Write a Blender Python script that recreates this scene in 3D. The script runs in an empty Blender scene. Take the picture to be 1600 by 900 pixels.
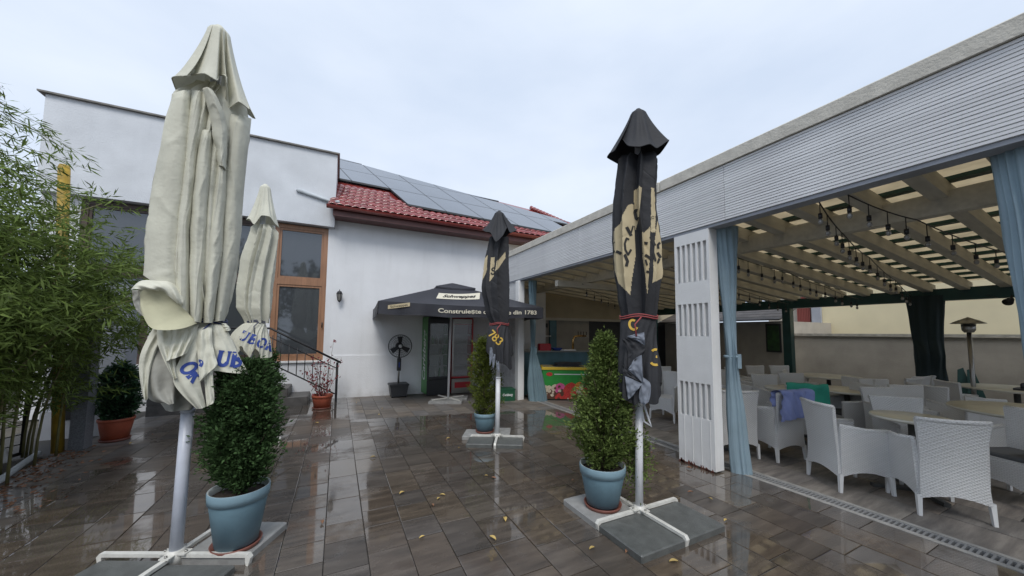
import bpy, math, random
import numpy as np
from mathutils import Vector, Matrix, noise
from mathutils.bvhtree import BVHTree
from mathutils.geometry import tessellate_polygon
random.seed(7); rng = np.random.default_rng(7)
R = math.radians; PI = math.pi
sc = bpy.context.scene; col = sc.collection

# ---------------------------------------------------------------- camera
YAW, PITCH, ROLL = R(26.5), R(4.0), R(0.5)
f0 = Vector((math.sin(YAW), math.cos(YAW), 0)); r0 = Vector((math.cos(YAW), -math.sin(YAW), 0)); u0 = Vector((0, 0, 1))
cf = f0*math.cos(PITCH)+u0*math.sin(PITCH); cu = -f0*math.sin(PITCH)+u0*math.cos(PITCH)
cr = r0*math.cos(ROLL)+cu*math.sin(ROLL); cu = cu*math.cos(ROLL)-r0*math.sin(ROLL)
cam = bpy.data.objects.new('camera', bpy.data.cameras.new('camera')); col.objects.link(cam)
m = Matrix((cr, cu, -cf)).transposed().to_4x4(); m.translation = (0, 0, 1.55); cam.matrix_world = m
cam.data.sensor_width = 36; cam.data.lens = 545/1600*36; cam.data.shift_y = 0.02
cam.data.clip_start = .05; cam.data.clip_end = 600; sc.camera = cam
# ---------------------------------------------------------------- world, sun
SUN_EL, SUN_AZ = R(52), R(200)      # azimuth measured from +Y clockwise
w = bpy.data.worlds.new('World'); sc.world = w; w.use_nodes = True
nt = w.node_tree; nt.nodes.clear()
out = nt.nodes.new('ShaderNodeOutputWorld'); bg = nt.nodes.new('ShaderNodeBackground'); bg.inputs[1].default_value = 0.1
sky = nt.nodes.new('ShaderNodeTexSky'); sky.sky_type = 'NISHITA'; sky.sun_disc = False; sky.sun_elevation = SUN_EL; sky.sun_rotation = SUN_AZ
tc = nt.nodes.new('ShaderNodeTexCoord'); mp = nt.nodes.new('ShaderNodeMapping'); mp.inputs['Scale'].default_value = (1, 1, 2.6)
nz = nt.nodes.new('ShaderNodeTexNoise'); nz.inputs['Scale'].default_value = 1.7; nz.inputs['Detail'].default_value = 6; nz.inputs['Roughness'].default_value = .5
rp = nt.nodes.new('ShaderNodeValToRGB'); e = rp.color_ramp.elements
e[0].position = .33; e[0].color = (5.1, 5.9, 7.2, 1); e[1].position = .78; e[1].color = (6.8, 7.4, 8.4, 1)
mx = nt.nodes.new('ShaderNodeMixRGB'); mx.inputs[0].default_value = .96
for a, b in ((tc.outputs['Generated'], mp.inputs[0]), (mp.outputs[0], nz.inputs[0]), (nz.outputs[0], rp.inputs[0]), (rp.outputs[0], mx.inputs[2]),
             (sky.outputs[0], mx.inputs[1]), (mx.outputs[0], bg.inputs[0]), (bg.outputs[0], out.inputs[0])): nt.links.new(a, b)
ld = bpy.data.lights.new('sun', 'SUN'); ld.energy = 1.5; ld.angle = R(25); ld.color = (1, .97, .93)
sun = bpy.data.objects.new('sun', ld); col.objects.link(sun)
d = Vector((math.sin(SUN_AZ)*math.cos(SUN_EL), math.cos(SUN_AZ)*math.cos(SUN_EL), math.sin(SUN_EL)))
sun.rotation_euler = d.to_track_quat('Z', 'Y').to_euler()
sc.view_settings.view_transform = 'Standard'; sc.view_settings.look = 'None'; sc.view_settings.exposure = 0.42; sc.view_settings.gamma = 1

# ---------------------------------------------------------------- materials
def mat(name, c, rough=.6, metal=0, var=.0, scale=6, bump=0, bscale=40, c2=None, spec=.5, trans=0, alpha=1, rnd=0, stretch=(1, 1, 1), coord='Object', em=None):
    m = bpy.data.materials.new(name); m.use_nodes = True; n = m.node_tree.nodes; L = m.node_tree.links.new
    b = n['Principled BSDF']; b.inputs['Roughness'].default_value = rough; b.inputs['Metallic'].default_value = metal
    b.inputs['Specular IOR Level'].default_value = spec
    b.inputs['Base Color'].default_value = (*c, 1)
    if alpha < 1: b.inputs['Alpha'].default_value = alpha
    t = n.new('ShaderNodeTexCoord'); mpn = n.new('ShaderNodeMapping'); mpn.inputs['Scale'].default_value = stretch
    L(t.outputs[coord], mpn.inputs[0])
    src = None
    if var or c2:
        z = n.new('ShaderNodeTexNoise'); z.inputs['Scale'].default_value = scale; z.inputs['Detail'].default_value = 6; L(mpn.outputs[0], z.inputs[0])
        r = n.new('ShaderNodeValToRGB'); r.color_ramp.elements[0].position = .3; r.color_ramp.elements[1].position = .7
        k = c2 if c2 else [max(0, x*(1-var)) for x in c]
        r.color_ramp.elements[0].color = (*k, 1); r.color_ramp.elements[1].color = (*c, 1) if c2 else (*[min(1, x*(1+var*.5)) for x in c], 1)
        L(z.outputs[0], r.inputs[0]); src = r.outputs[0]
    if rnd:
        g = n.new('ShaderNodeNewGeometry'); oi = n.new('ShaderNodeObjectInfo'); a = n.new('ShaderNodeMath'); a.operation = 'ADD'
        L(g.outputs['Random Per Island'], a.inputs[0]); L(oi.outputs['Random'], a.inputs[1])
        fr = n.new('ShaderNodeMath'); fr.operation = 'FRACT'; L(a.outputs[0], fr.inputs[0])
        mr = n.new('ShaderNodeMapRange'); mr.inputs[3].default_value = 1-rnd; mr.inputs[4].default_value = 1+rnd*.6; L(fr.outputs[0], mr.inputs[0])
        mu = n.new('ShaderNodeVectorMath'); mu.operation = 'SCALE'; L(mr.outputs[0], mu.inputs['Scale'])
        if src: L(src, mu.inputs[0])
        else: mu.inputs[0].default_value = c
        src = mu.outputs[0]
    if src: L(src, b.inputs['Base Color'])
    if bump:
        z = n.new('ShaderNodeTexNoise'); z.inputs['Scale'].default_value = bscale; z.inputs['Detail'].default_value = 5; L(mpn.outputs[0], z.inputs[0])
        bp = n.new('ShaderNodeBump'); bp.inputs['Strength'].default_value = bump; bp.inputs['Distance'].default_value = .02
        L(z.outputs[0], bp.inputs['Height']); L(bp.outputs[0], b.inputs['Normal'])
    if trans:
        tr = n.new('ShaderNodeBsdfTranslucent'); ms = n.new('ShaderNodeMixShader'); ms.inputs[0].default_value = trans
        if src: L(src, tr.inputs[0])
        else: tr.inputs[0].default_value = (*c, 1)
        L(b.outputs[0], ms.inputs[1]); L(tr.outputs[0], ms.inputs[2]); L(ms.outputs[0], n['Material Output'].inputs[0])
    return m
def mathn(n, L, op, a, b=None):
    x = n.new('ShaderNodeMath'); x.operation = op
    for i, v in enumerate((a, b)):
        if v is None: continue
        if isinstance(v, (int, float)): x.inputs[i].default_value = v
        else: L(v, x.inputs[i])
    return x.outputs[0]
def paving_mat(name, wet):
    m = bpy.data.materials.new(name); m.use_nodes = True; n = m.node_tree.nodes; L = m.node_tree.links.new; b = n['Principled BSDF']
    g = n.new('ShaderNodeNewGeometry'); oi = n.new('ShaderNodeObjectInfo')
    rr = mathn(n, L, 'FRACT', mathn(n, L, 'ADD', g.outputs['Random Per Island'], oi.outputs['Random']))
    # grain running across the slab (world X), different on each slab
    cmb = n.new('ShaderNodeCombineXYZ'); L(mathn(n, L, 'MULTIPLY', rr, 37.0), cmb.inputs[2])
    ad = n.new('ShaderNodeVectorMath'); ad.operation = 'ADD'; L(g.outputs['Position'], ad.inputs[0]); L(cmb.outputs[0], ad.inputs[1])
    mp = n.new('ShaderNodeMapping'); mp.inputs['Scale'].default_value = (2.2, 13, 1); L(ad.outputs[0], mp.inputs[0])
    z = n.new('ShaderNodeTexNoise'); z.inputs['Scale'].default_value = 1.0; z.inputs['Detail'].default_value = 7; z.inputs['Roughness'].default_value = .62; L(mp.outputs[0], z.inputs[0])
    r = n.new('ShaderNodeValToRGB'); el = r.color_ramp.elements
    el[0].position = .3; el[1].position = .72
    el[0].color = (.095, .090, .085, 1); el[1].color = (.235, .22, .20, 1)
    x = r.color_ramp.elements.new(.5); x.color = (.155, .143, .131, 1)
    L(z.outputs[0], r.inputs[0])
    hs = n.new('ShaderNodeMixRGB'); hs.blend_type = 'MULTIPLY'; hs.inputs[0].default_value = 1
    tr = n.new('ShaderNodeValToRGB'); tr.color_ramp.interpolation = 'LINEAR'; te = tr.color_ramp.elements
    te[0].color = (.72, .73, .75, 1); te[1].color = (1.14, 1.07, .97, 1); q = te.new(.35); q.color = (1.0, .90, .80, 1); q = te.new(.7); q.color = (.98, 1, 1.05, 1)
    L(rr, tr.inputs[0]); L(r.outputs[0], hs.inputs[1]); L(tr.outputs[0], hs.inputs[2])
    fz = n.new('ShaderNodeTexNoise'); fz.inputs['Scale'].default_value = 140; fz.inputs['Detail'].default_value = 3; L(g.outputs['Position'], fz.inputs[0])
    sp = n.new('ShaderNodeMixRGB'); sp.blend_type = 'OVERLAY'; sp.inputs[0].default_value = .35; L(hs.outputs[0], sp.inputs[1]); L(fz.outputs[0], sp.inputs[2])
    bz = n.new('ShaderNodeBump'); bz.inputs['Distance'].default_value = .004; L(z.outputs[0], bz.inputs['Height']); L(bz.outputs[0], b.inputs['Normal'])
    if not wet:
        for q_ in el: q_.color = (*[v_*1.3 for v_ in q_.color[:3]], 1)
        L(sp.outputs[0], b.inputs['Base Color']); b.inputs['Roughness'].default_value = .7; bz.inputs['Strength'].default_value = .5; return m
    # water film: sheltered (dry) under the far roofs, patchy pools in the open
    sx = n.new('ShaderNodeSeparateXYZ'); L(g.outputs['Position'], sx.inputs[0]); X, Y = sx.outputs[0], sx.outputs[1]
    nz = n.new('ShaderNodeTexNoise'); nz.inputs['Scale'].default_value = .85; nz.inputs['Detail'].default_value = 5; nz.inputs['Roughness'].default_value = .55; L(g.outputs['Position'], nz.inputs[0])
    n2 = n.new('ShaderNodeTexNoise'); n2.inputs['Scale'].default_value = 9; n2.inputs['Detail'].default_value = 3; L(g.outputs['Position'], n2.inputs[0])
    # dry line Y > 6.85-.2*(X-.4) for X > .35
    e1 = mathn(n, L, 'SUBTRACT', Y, mathn(n, L, 'SUBTRACT', 6.93, mathn(n, L, 'MULTIPLY', X, .2)))
    e1 = mathn(n, L, 'ADD', e1, mathn(n, L, 'MULTIPLY', mathn(n, L, 'SUBTRACT', n2.outputs[0], .5), .35))
    e2 = mathn(n, L, 'SUBTRACT', X, .35)
    def sat(v, k):
        c = n.new('ShaderNodeClamp'); L(mathn(n, L, 'ADD', mathn(n, L, 'MULTIPLY', v, k), .5), c.inputs[0]); return c.outputs[0]
    dry = mathn(n, L, 'MULTIPLY', sat(e1, 12), sat(e2, 6))
    # damp drying patch at far left
    e3 = mathn(n, L, 'SUBTRACT', mathn(n, L, 'SUBTRACT', -1.75, X), mathn(n, L, 'MULTIPLY', nz.outputs[0], 1.3))
    dry = mathn(n, L, 'MAXIMUM', dry, mathn(n, L, 'MULTIPLY', sat(e3, 3), .8))
    wetf = mathn(n, L, 'SUBTRACT', 1.0, dry)
    # pools
    pr = n.new('ShaderNodeValToRGB'); pr.color_ramp.elements[0].position = .43; pr.color_ramp.elements[1].position = .53
    pa = mathn(n, L, 'ADD', nz.outputs[0], mathn(n, L, 'ADD', mathn(n, L, 'MULTIPLY', mathn(n, L, 'SUBTRACT', n2.outputs[0], .5), .16), mathn(n, L, 'MULTIPLY', mathn(n, L, 'SUBTRACT', rr, .5), .17)))
    L(pa, pr.inputs[0]); pool = mathn(n, L, 'MULTIPLY', pr.outputs[0], wetf)
    dk = n.new('ShaderNodeMixRGB'); dk.blend_type = 'MULTIPLY'; dk.inputs[2].default_value = (.60, .55, .50, 1)
    L(sp.outputs[0], dk.inputs[1]); L(wetf, dk.inputs[0]); L(dk.outputs[0], b.inputs['Base Color'])
    ro = mathn(n, L, 'SUBTRACT', .62, mathn(n, L, 'MULTIPLY', wetf, .31)); ro = mathn(n, L, 'SUBTRACT', ro, mathn(n, L, 'MULTIPLY', pool, .26))
    L(ro, b.inputs['Roughness'])
    L(mathn(n, L, 'SUBTRACT', mathn(n, L, 'SUBTRACT', .5, mathn(n, L, 'MULTIPLY', wetf, .28)), mathn(n, L, 'MULTIPLY', pool, .185)), bz.inputs['Strength'])
    L(pool, b.inputs['Coat Weight']); b.inputs['Coat Roughness'].default_value = .03
    return m
def wicker_mat(name, c):
    m = bpy.data.materials.new(name); m.use_nodes = True; n = m.node_tree.nodes; L = m.node_tree.links.new; b = n['Principled BSDF']
    t = n.new('ShaderNodeTexCoord'); s = n.new('ShaderNodeSeparateXYZ'); L(t.outputs['Object'], s.inputs[0])
    u = mathn(n, L, 'MULTIPLY', mathn(n, L, 'ADD', s.outputs[0], s.outputs[1]), PI/.017); v = mathn(n, L, 'MULTIPLY', s.outputs[2], 1/.0115)
    row = mathn(n, L, 'FLOOR', v)
    hv = mathn(n, L, 'ABSOLUTE', mathn(n, L, 'SINE', mathn(n, L, 'MULTIPLY', v, PI)))
    hu = mathn(n, L, 'ADD', mathn(n, L, 'MULTIPLY', mathn(n, L, 'SINE', mathn(n, L, 'ADD', u, mathn(n, L, 'MULTIPLY', row, PI))), .5), .5)
    h = mathn(n, L, 'MULTIPLY', hv, mathn(n, L, 'ADD', mathn(n, L, 'MULTIPLY', hu, .75), .25))
    bp = n.new('ShaderNodeBump'); bp.inputs['Strength'].default_value = 1; bp.inputs['Distance'].default_value = .006; L(h, bp.inputs['Height']); L(bp.outputs[0], b.inputs['Normal'])
    z = n.new('ShaderNodeTexNoise'); z.inputs['Scale'].default_value = 4; z.inputs['Detail'].default_value = 5; L(t.outputs['Object'], z.inputs[0])
    r = n.new('ShaderNodeValToRGB'); r.color_ramp.elements[0].color = (*[x*.86 for x in c], 1); r.color_ramp.elements[1].color = (*c, 1); L(z.outputs[0], r.inputs[0])
    gap = n.new('ShaderNodeMixRGB'); gap.inputs[1].default_value = (*[x*.5 for x in c], 1)   # shade in the gaps between strands, put into the colour
    gf = n.new('ShaderNodeMapRange'); gf.inputs[1].default_value = .0; gf.inputs[2].default_value = .3; L(h, gf.inputs[0]); L(gf.outputs[0], gap.inputs[0]); L(r.outputs[0], gap.inputs[2])
    L(gap.outputs[0], b.inputs['Base Color']); b.inputs['Roughness'].default_value = .5
    return m
M = dict(
 plaster=mat('white_plaster', (.76, .77, .785), .85, var=.07, scale=1.6, bump=.25, bscale=60),
 parapet=mat('grey_white_plaster', (.66, .685, .715), .85, var=.10, scale=2.0, bump=.3, bscale=40),
 white=mat('white_paint', (.80, .80, .79), .45, var=.05, scale=5, bump=.1, bscale=50),
 slat=mat('white_slat', (.78, .785, .79), .5, var=.12, scale=5, rnd=.07, stretch=(1, .35, 8)),
 concrete=mat('cap_concrete', (.60, .57, .50), .85, var=.16, scale=9, bump=.3, bscale=50),
 coping=mat('coping', (.24, .23, .21), .8, var=.3),
 slabgrey=mat('slab_grey', (.30, .30, .29), .7, var=.22, scale=16, bump=.35, bscale=160),
 slabwet=mat('slab_wet', (.105, .11, .105), .32, var=.25, scale=16, bump=.25, bscale=160),
 tile=mat('red_roof_tile', (.25, .045, .04), .14, var=.2, scale=3, rnd=.2, bump=.04, bscale=60, spec=.8),
 eave=mat('brown_eave', (.12, .045, .04), .45, var=.2),
 solar=mat('solar_glass', (.125, .145, .175), .16, var=.12, scale=1.5, spec=.9),
 black=mat('black_metal', (.015, .015, .017), .4), dark=mat('dark_plastic', (.03, .032, .035), .45),
 wood=mat('orange_wood', (.33, .175, .10), .4, var=.2, scale=3, stretch=(8, 8, .8)),
 darkwood=mat('dark_wood', (.07, .045, .035), .5, var=.3, scale=3, stretch=(8, 8, .8)),
 glass=mat('window_glass', (.012, .014, .017), .02, spec=1.0), mirror=mat('reflecting_glass', (.10, .11, .12), .04, spec=1.0, metal=.45),
 pavewet=paving_mat('wet_paving', True), pavedry=paving_mat('dry_paving', False),
 joint=mat('joint_sand', (.045, .042, .038), .7, var=.3, scale=30),
 earth=mat('earth', (.09, .08, .065), .95, var=.4, scale=4, bump=.4),
 soil=mat('potting_soil', (.035, .025, .018), .95, bump=.6, bscale=60),
 cream=mat('cream_canvas', (.68, .67, .56), .8, var=.2, scale=2.6, bump=.22, bscale=30, trans=.12),
 canvasgrey=mat('grey_old_canvas', (.40, .395, .35), .85, var=.3, scale=7, bump=.3, bscale=25, trans=.1), canvasyel=mat('yellowed_canvas_inside', (.56, .54, .37), .85, var=.15, scale=5, bump=.2, bscale=25, trans=.1),  # canvasgrey: the greyer canvas colour of the baggy lining and slouched fold
 navy=mat('canvas_print_blue', (.035, .07, .30), .8, var=.1),
 blackcl=mat('black_canvas', (.024, .025, .029), .75, var=.15, scale=4, bump=.15, bscale=40),
 openblack=mat('charcoal_canvas', (.035, .036, .045), .5, var=.2, scale=2, bump=.1, bscale=30),
 greyl=mat('grey_lining', (.19, .21, .25), .85, var=.1, scale=20),
 beige=mat('beige_print', (.55, .46, .29), .8, var=.08, scale=10), gold=mat('gold_print', (.62, .40, .06), .6),
 palebeige=mat('pale_print', (.66, .62, .50), .6), blackprint=mat('black_print', (.02, .02, .02), .7),
 polegrey=mat('pole_grey', (.52, .55, .62), .35, var=.1, scale=10), polewhite=mat('pole_white', (.70, .71, .73), .35, var=.1, scale=10),
 ivory=mat('ivory_arm', (.66, .65, .60), .4, var=.15, scale=20), cord=mat('cord', (.02, .03, .10), .6), redcord=mat('red_cord', (.32, .06, .06), .6), rope=mat('pale_rope', (.5, .5, .45), .8),
 bluepot=mat('blue_pot', (.15, .25, .305), .6, var=.13, scale=7, bump=.08), potrim=mat('blue_pot_rim', (.21, .32, .38), .55, var=.1, scale=7), liner=mat('pot_inner_rim', (.55, .60, .60), .6),
 terra=mat('terracotta', (.40, .095, .05), .45, var=.2, scale=6), saucer=mat('brown_saucer', (.20, .075, .055), .5, var=.2),
 thuja=mat('thuja_green', (.145, .20, .055), .7, rnd=.55, trans=.25, spec=.15), thujad=mat('dark_thuja', (.058, .108, .038), .7, rnd=.55, trans=.22, spec=.15),
 thujay=mat('golden_thuja', (.14, .175, .035), .7, rnd=.5, trans=.25, spec=.15), laurel=mat('laurel', (.028, .075, .030), .45, rnd=.5, trans=.15),
 bamboo=mat('bamboo_leaf', (.16, .225, .055), .6, rnd=.6, trans=.35, spec=.2), cane=mat('bamboo_cane', (.16, .15, .06), .6, var=.3),
 bark=mat('bark', (.07, .05, .035), .9, var=.3), redleaf=mat('red_leaf', (.28, .05, .06), .6, rnd=.3, trans=.2), twig=mat('twig', (.15, .11, .08), .8),
 yellow=mat('yellow_paint', (.40, .26, .03), .55, var=.35, scale=7), granite=mat('granite', (.20, .21, .23), .6, c2=(.10, .105, .115), scale=90), greycol=mat('grey_render', (.36, .38, .42), .85, var=.15, scale=3),
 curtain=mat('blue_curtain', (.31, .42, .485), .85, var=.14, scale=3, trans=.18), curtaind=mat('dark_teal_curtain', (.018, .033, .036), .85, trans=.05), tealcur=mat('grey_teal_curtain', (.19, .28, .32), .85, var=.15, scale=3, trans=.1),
 wicker=wicker_mat('white_wicker', (.86, .86, .85)), chairleg=mat('chair_leg', (.76, .76, .75), .4), cushion=mat('grey_cushion', (.10, .105, .11), .9, bump=.2),
 tabletop=mat('table_top', (.52, .48, .36), .3, var=.14, scale=9), tableedge=mat('table_edge', (.62, .60, .52), .4), tableleg=mat('table_leg', (.08, .08, .075), .4),
 rafter=mat('rafter_paint', (.56, .53, .45), .6, var=.15, scale=4, stretch=(1, 5, 5)), roofpanel=mat('roof_sheet', (.62, .50, .31), .8, var=.25, scale=5, trans=.42), green=mat('dark_green_paint', (.014, .062, .055), .4, var=.2),
 beigewall=mat('beige_bar_wall', (.46, .40, .28), .85, var=.16, scale=2), offwall=mat('boundary_wall_paint', (.40, .37, .32), .9, var=.15, scale=3, bump=.3), sunwall=mat('cream_wall', (.80, .70, .46), .9, var=.06, scale=2),
 counter=mat('teal_counter', (.085, .18, .215), .5, var=.3, scale=3), countertop=mat('counter_top', (.20, .21, .20), .3), brass=mat('brass', (.6, .38, .14), .25, metal=1), chrome=mat('chrome', (.55, .55, .55), .2, metal=1),
 redp=mat('red_plastic', (.45, .02, .03), .35, var=.1), greenp=mat('green_plastic', (.10, .30, .09), .35, var=.3, scale=2), crate=mat('crate_green', (.012, .085, .04), .45), whitep=mat('white_print', (.80, .80, .80), .5),
 grn=mat('freezer_green', (.03, .30, .05), .4, var=.15), yel=mat('freezer_yellow', (.72, .50, .05), .4), pink=mat('pink_scoop', (.72, .12, .32), .5, var=.3, scale=30), redsc=mat('red_scoop', (.62, .05, .04), .5, var=.4, scale=40), crm=mat('cream_scoop', (.70, .60, .45), .5, var=.3, scale=30), choc=mat('chocolate', (.12, .05, .03), .5), orng=mat('orange_scoop', (.75, .30, .05), .5, var=.3, scale=40),
 blue=mat('blue_jacket', (.25, .30, .56), .85, var=.15), jgreen=mat('green_jacket', (.04, .36, .25), .8, var=.15), steel=mat('brushed_steel', (.35, .34, .32), .35, metal=.9), rock=mat('white_rock', (.5, .5, .5), .8, var=.3, bump=.5, bscale=12),
 dleaf=mat('fallen_leaf', (.50, .36, .12), .7, rnd=.3), bleaf=mat('brown_leaf', (.22, .11, .06), .7, rnd=.3), bulb=mat('bulb_glass', (.25, .24, .22), .08, spec=1), pvc=mat('white_pvc', (.50, .54, .57), .45, var=.15), redsh=mat('red_shutter', (.22, .05, .04), .6),
 drain=mat('drain_concrete', (.34, .33, .31), .85, var=.25, scale=12), grate=mat('grate', (.26, .26, .26), .5), fridgein=mat('fridge_interior', (.62, .64, .63), .5), shelf=mat('wire_shelf', (.62, .64, .64), .3), fridgeglass=mat('fridge_glass', (.5, .55, .55), .05, alpha=.22, spec=1),
 foilroof=mat('dark_shed_tile', (.07, .06, .055), .6, rnd=.3), picture=mat('picture_green', (.03, .09, .02), .4, c2=(.01, .02, .01), scale=8), treegreen=mat('tree_green', (.05, .07, .03), .7, rnd=.5, trans=.1), stairm=mat('stair_stone', (.10, .095, .09), .5, var=.3, scale=8, bump=.2))

def weather(name, lo, hi, colr, amt):
    """rain splash and streaks of dirt over a wall paint: lo/hi = heights between which it fades"""
    m = M[name]; n = m.node_tree.nodes; L = m.node_tree.links.new; b = n['Principled BSDF']; src = b.inputs['Base Color'].links[0].from_socket
    g = n.new('ShaderNodeNewGeometry'); sx = n.new('ShaderNodeSeparateXYZ'); L(g.outputs['Position'], sx.inputs[0])
    mp = n.new('ShaderNodeMapping'); mp.inputs['Scale'].default_value = (5, 5, .55); L(g.outputs['Position'], mp.inputs[0]); z1 = n.new('ShaderNodeTexNoise'); z1.inputs['Scale'].default_value = 1.4; z1.inputs['Detail'].default_value = 7; L(mp.outputs[0], z1.inputs[0])
    z2 = n.new('ShaderNodeTexNoise'); z2.inputs['Scale'].default_value = 7; z2.inputs['Detail'].default_value = 7; L(g.outputs['Position'], z2.inputs[0])
    mr = n.new('ShaderNodeMapRange'); mr.inputs[1].default_value = lo; mr.inputs[2].default_value = hi; mr.inputs[3].default_value = 1; mr.inputs[4].default_value = 0; L(sx.outputs[2], mr.inputs[0])
    a = mathn(n, L, 'MULTIPLY', mr.outputs[0], mathn(n, L, 'MULTIPLY', z2.outputs[0], 1.5)); st = n.new('ShaderNodeMapRange'); st.inputs[1].default_value = .52; st.inputs[2].default_value = .8; L(z1.outputs[0], st.inputs[0])
    f = mathn(n, L, 'MULTIPLY', mathn(n, L, 'ADD', mathn(n, L, 'MULTIPLY', a, a), mathn(n, L, 'MULTIPLY', st.outputs[0], .16)), amt); c = n.new('ShaderNodeClamp'); L(f, c.inputs[0])
    mx_ = n.new('ShaderNodeMixRGB'); L(c.outputs[0], mx_.inputs[0]); L(src, mx_.inputs[1]); mx_.inputs[2].default_value = (*colr, 1); L(mx_.outputs[0], b.inputs['Base Color'])
weather('plaster', -.05, .5, (.30, .28, .25), .55); weather('parapet', 3.8, 4.3, (.36, .39, .44), .55); weather('white', -.05, .35, (.36, .31, .25), .45); weather('slat', 2.0, 2.6, (.46, .46, .46), .6); weather('offwall', 0, 1.0, (.2, .18, .15), .6); weather('concrete', 3.3, 3.52, (.25, .235, .20), .6)
# ---------------------------------------------------------------- builders
class MB:
    def __init__(s): s.v = []; s.f = []; s.m = []; s.sm = []; s.mats = []
    def mi(s, m):
        if m not in s.mats: s.mats.append(m)
        return s.mats.index(m)
    def add(s, vs, fs, m, smooth=False, T=None):
        o = len(s.v); k = s.mi(m)
        s.v += [tuple(T @ Vector(p)) if T is not None else tuple(p) for p in vs]
        for f in fs: s.f.append(tuple(i+o for i in f)); s.m.append(k); s.sm.append(smooth)
        return s
    def box(s, a, b, m, T=None):
        x0, y0, z0 = a; x1, y1, z1 = b
        x0, x1 = min(x0, x1), max(x0, x1); y0, y1 = min(y0, y1), max(y0, y1); z0, z1 = min(z0, z1), max(z0, z1)
        v = [(x0, y0, z0), (x1, y0, z0), (x1, y1, z0), (x0, y1, z0), (x0, y0, z1), (x1, y0, z1), (x1, y1, z1), (x0, y1, z1)]
        return s.add(v, [(3, 2, 1, 0), (4, 5, 6, 7), (0, 1, 5, 4), (1, 2, 6, 5), (2, 3, 7, 6), (3, 0, 4, 7)], m, T=T)
    def bbox(s, a, b, m, c=.01, T=None):      # box with chamfered upright edges and top
        x0, y0, z0 = a; x1, y1, z1 = b
        def ring(i, z): return [(x0+i+c*(1-0), y0+i, z), (x1-i-c, y0+i, z), (x1-i, y0+i+c, z), (x1-i, y1-i-c, z), (x1-i-c, y1-i, z), (x0+i+c, y1-i, z), (x0+i, y1-i-c, z), (x0+i, y0+i+c, z)]
        v = ring(0, z0)+ring(0, z1-c)+ring(c, z1); f = [tuple(range(7, -1, -1)), tuple(range(16, 24))]
        for r_ in (0, 8):
            for i in range(8): f.append((r_+i, r_+(i+1) % 8, r_+8+(i+1) % 8, r_+8+i))
        return s.add(v, f, m, T=T)
    def prism(s, pts, ax, lo, hi, m, T=None, smooth=False):   # polygon extruded along an axis
        n = len(pts)
        def P(p, h): return {'x': (h, p[0], p[1]), 'y': (p[0], h, p[1]), 'z': (p[0], p[1], h)}[ax]
        v = [P(p, lo) for p in pts]+[P(p, hi) for p in pts]
        area = sum(pts[i][0]*pts[(i+1) % n][1]-pts[(i+1) % n][0]*pts[i][1] for i in range(n))
        f = [tuple(range(n-1, -1, -1)), tuple(range(n, 2*n))]+[(i, (i+1) % n, n+(i+1) % n, n+i) for i in range(n)]
        flip = (area < 0) != (ax == 'y')
        if flip: f = [tuple(reversed(q)) for q in f]
        return s.add(v, f, m, smooth, T)
    def tube(s, pts, r, m, n=8, cap=True, T=None):
        pts = [Vector(p) for p in pts]; v = []; f = []
        rr = r if isinstance(r, (list, tuple)) else [r]*len(pts)
        up = Vector((0, 0, 1)); prev = None
        for i, p in enumerate(pts):
            t = (pts[min(i+1, len(pts)-1)]-pts[max(i-1, 0)]).normalized()
            if prev is None:
                a = up if abs(t.z) < .9 else Vector((1, 0, 0)); x = t.cross(a).normalized()
            else:
                x = (prev-t*prev.dot(t)); x = x.normalized() if x.length > 1e-6 else t.orthogonal().normalized()
            prev = x; y = t.cross(x)
            for k in range(n):
                a = 2*PI*k/n; v.append(p+(x*math.cos(a)+y*math.sin(a))*rr[i])
        for i in range(len(pts)-1):
            for k in range(n): f.append((i*n+k, i*n+(k+1) % n, (i+1)*n+(k+1) % n, (i+1)*n+k))
        if cap: f += [tuple(range(n-1, -1, -1)), tuple((len(pts)-1)*n+k for k in range(n))]
        return s.add(v, f, m, True, T)
    def lathe(s, prof, m, n=32, c=(0, 0), T=None, closed=False):
        v = []; f = []
        for (r, z) in prof:
            for k in range(n): a = 2*PI*k/n; v.append((c[0]+r*math.cos(a), c[1]+r*math.sin(a), z))
        for i in range(len(prof)-1):
            for k in range(n): f.append((i*n+k, i*n+(k+1) % n, (i+1)*n+(k+1) % n, (i+1)*n+k))
        return s.add(v, f, m, True, T)
    def sphere(s, c, r, m, n=12, T=None, sz=1):
        prof = [(max(1e-4, r*math.sin(PI*i/(n//2))), c[2]-r*sz*math.cos(PI*i/(n//2))) for i in range(n//2+1)]
        return s.lathe(prof, m, n, (c[0], c[1]), T)
    def grid(s, fn, nu, nv, m, closed=False, T=None):
        v = [fn(i/nu, j/nv) for j in range(nv+1) for i in range(nu if closed else nu+1)]; w_ = nu if closed else nu+1
        f = [(j*w_+i, j*w_+(i+1) % w_, (j+1)*w_+(i+1) % w_, (j+1)*w_+i) for j in range(nv) for i in range(nu)]
        return s.add(v, f, m, True, T)
    def mesh(s, name):
        me = bpy.data.meshes.new(name); me.from_pydata(s.v, [], s.f)
        for x in s.mats: me.materials.append(M[x] if isinstance(x, str) else x)
        me.polygons.foreach_set('material_index', s.m); me.polygons.foreach_set('use_smooth', s.sm); me.update()
        return me
    def build(s, name, parent=None, **kw): return link(name, s.mesh(name), parent, **kw)
def link(name, me, parent=None, loc=None, rot=None, label=None, cat=None, group=None, kind=None):
    o = bpy.data.objects.new(name, me); col.objects.link(o)
    if parent is not None: o.parent = parent
    if loc is not None: o.location = loc
    if rot is not None: o.rotation_euler = (0, 0, rot) if isinstance(rot, (int, float)) else rot
    if label: o['label'] = label
    if cat: o['category'] = cat
    if group: o['group'] = group
    if kind: o['kind'] = kind
    return o
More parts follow.
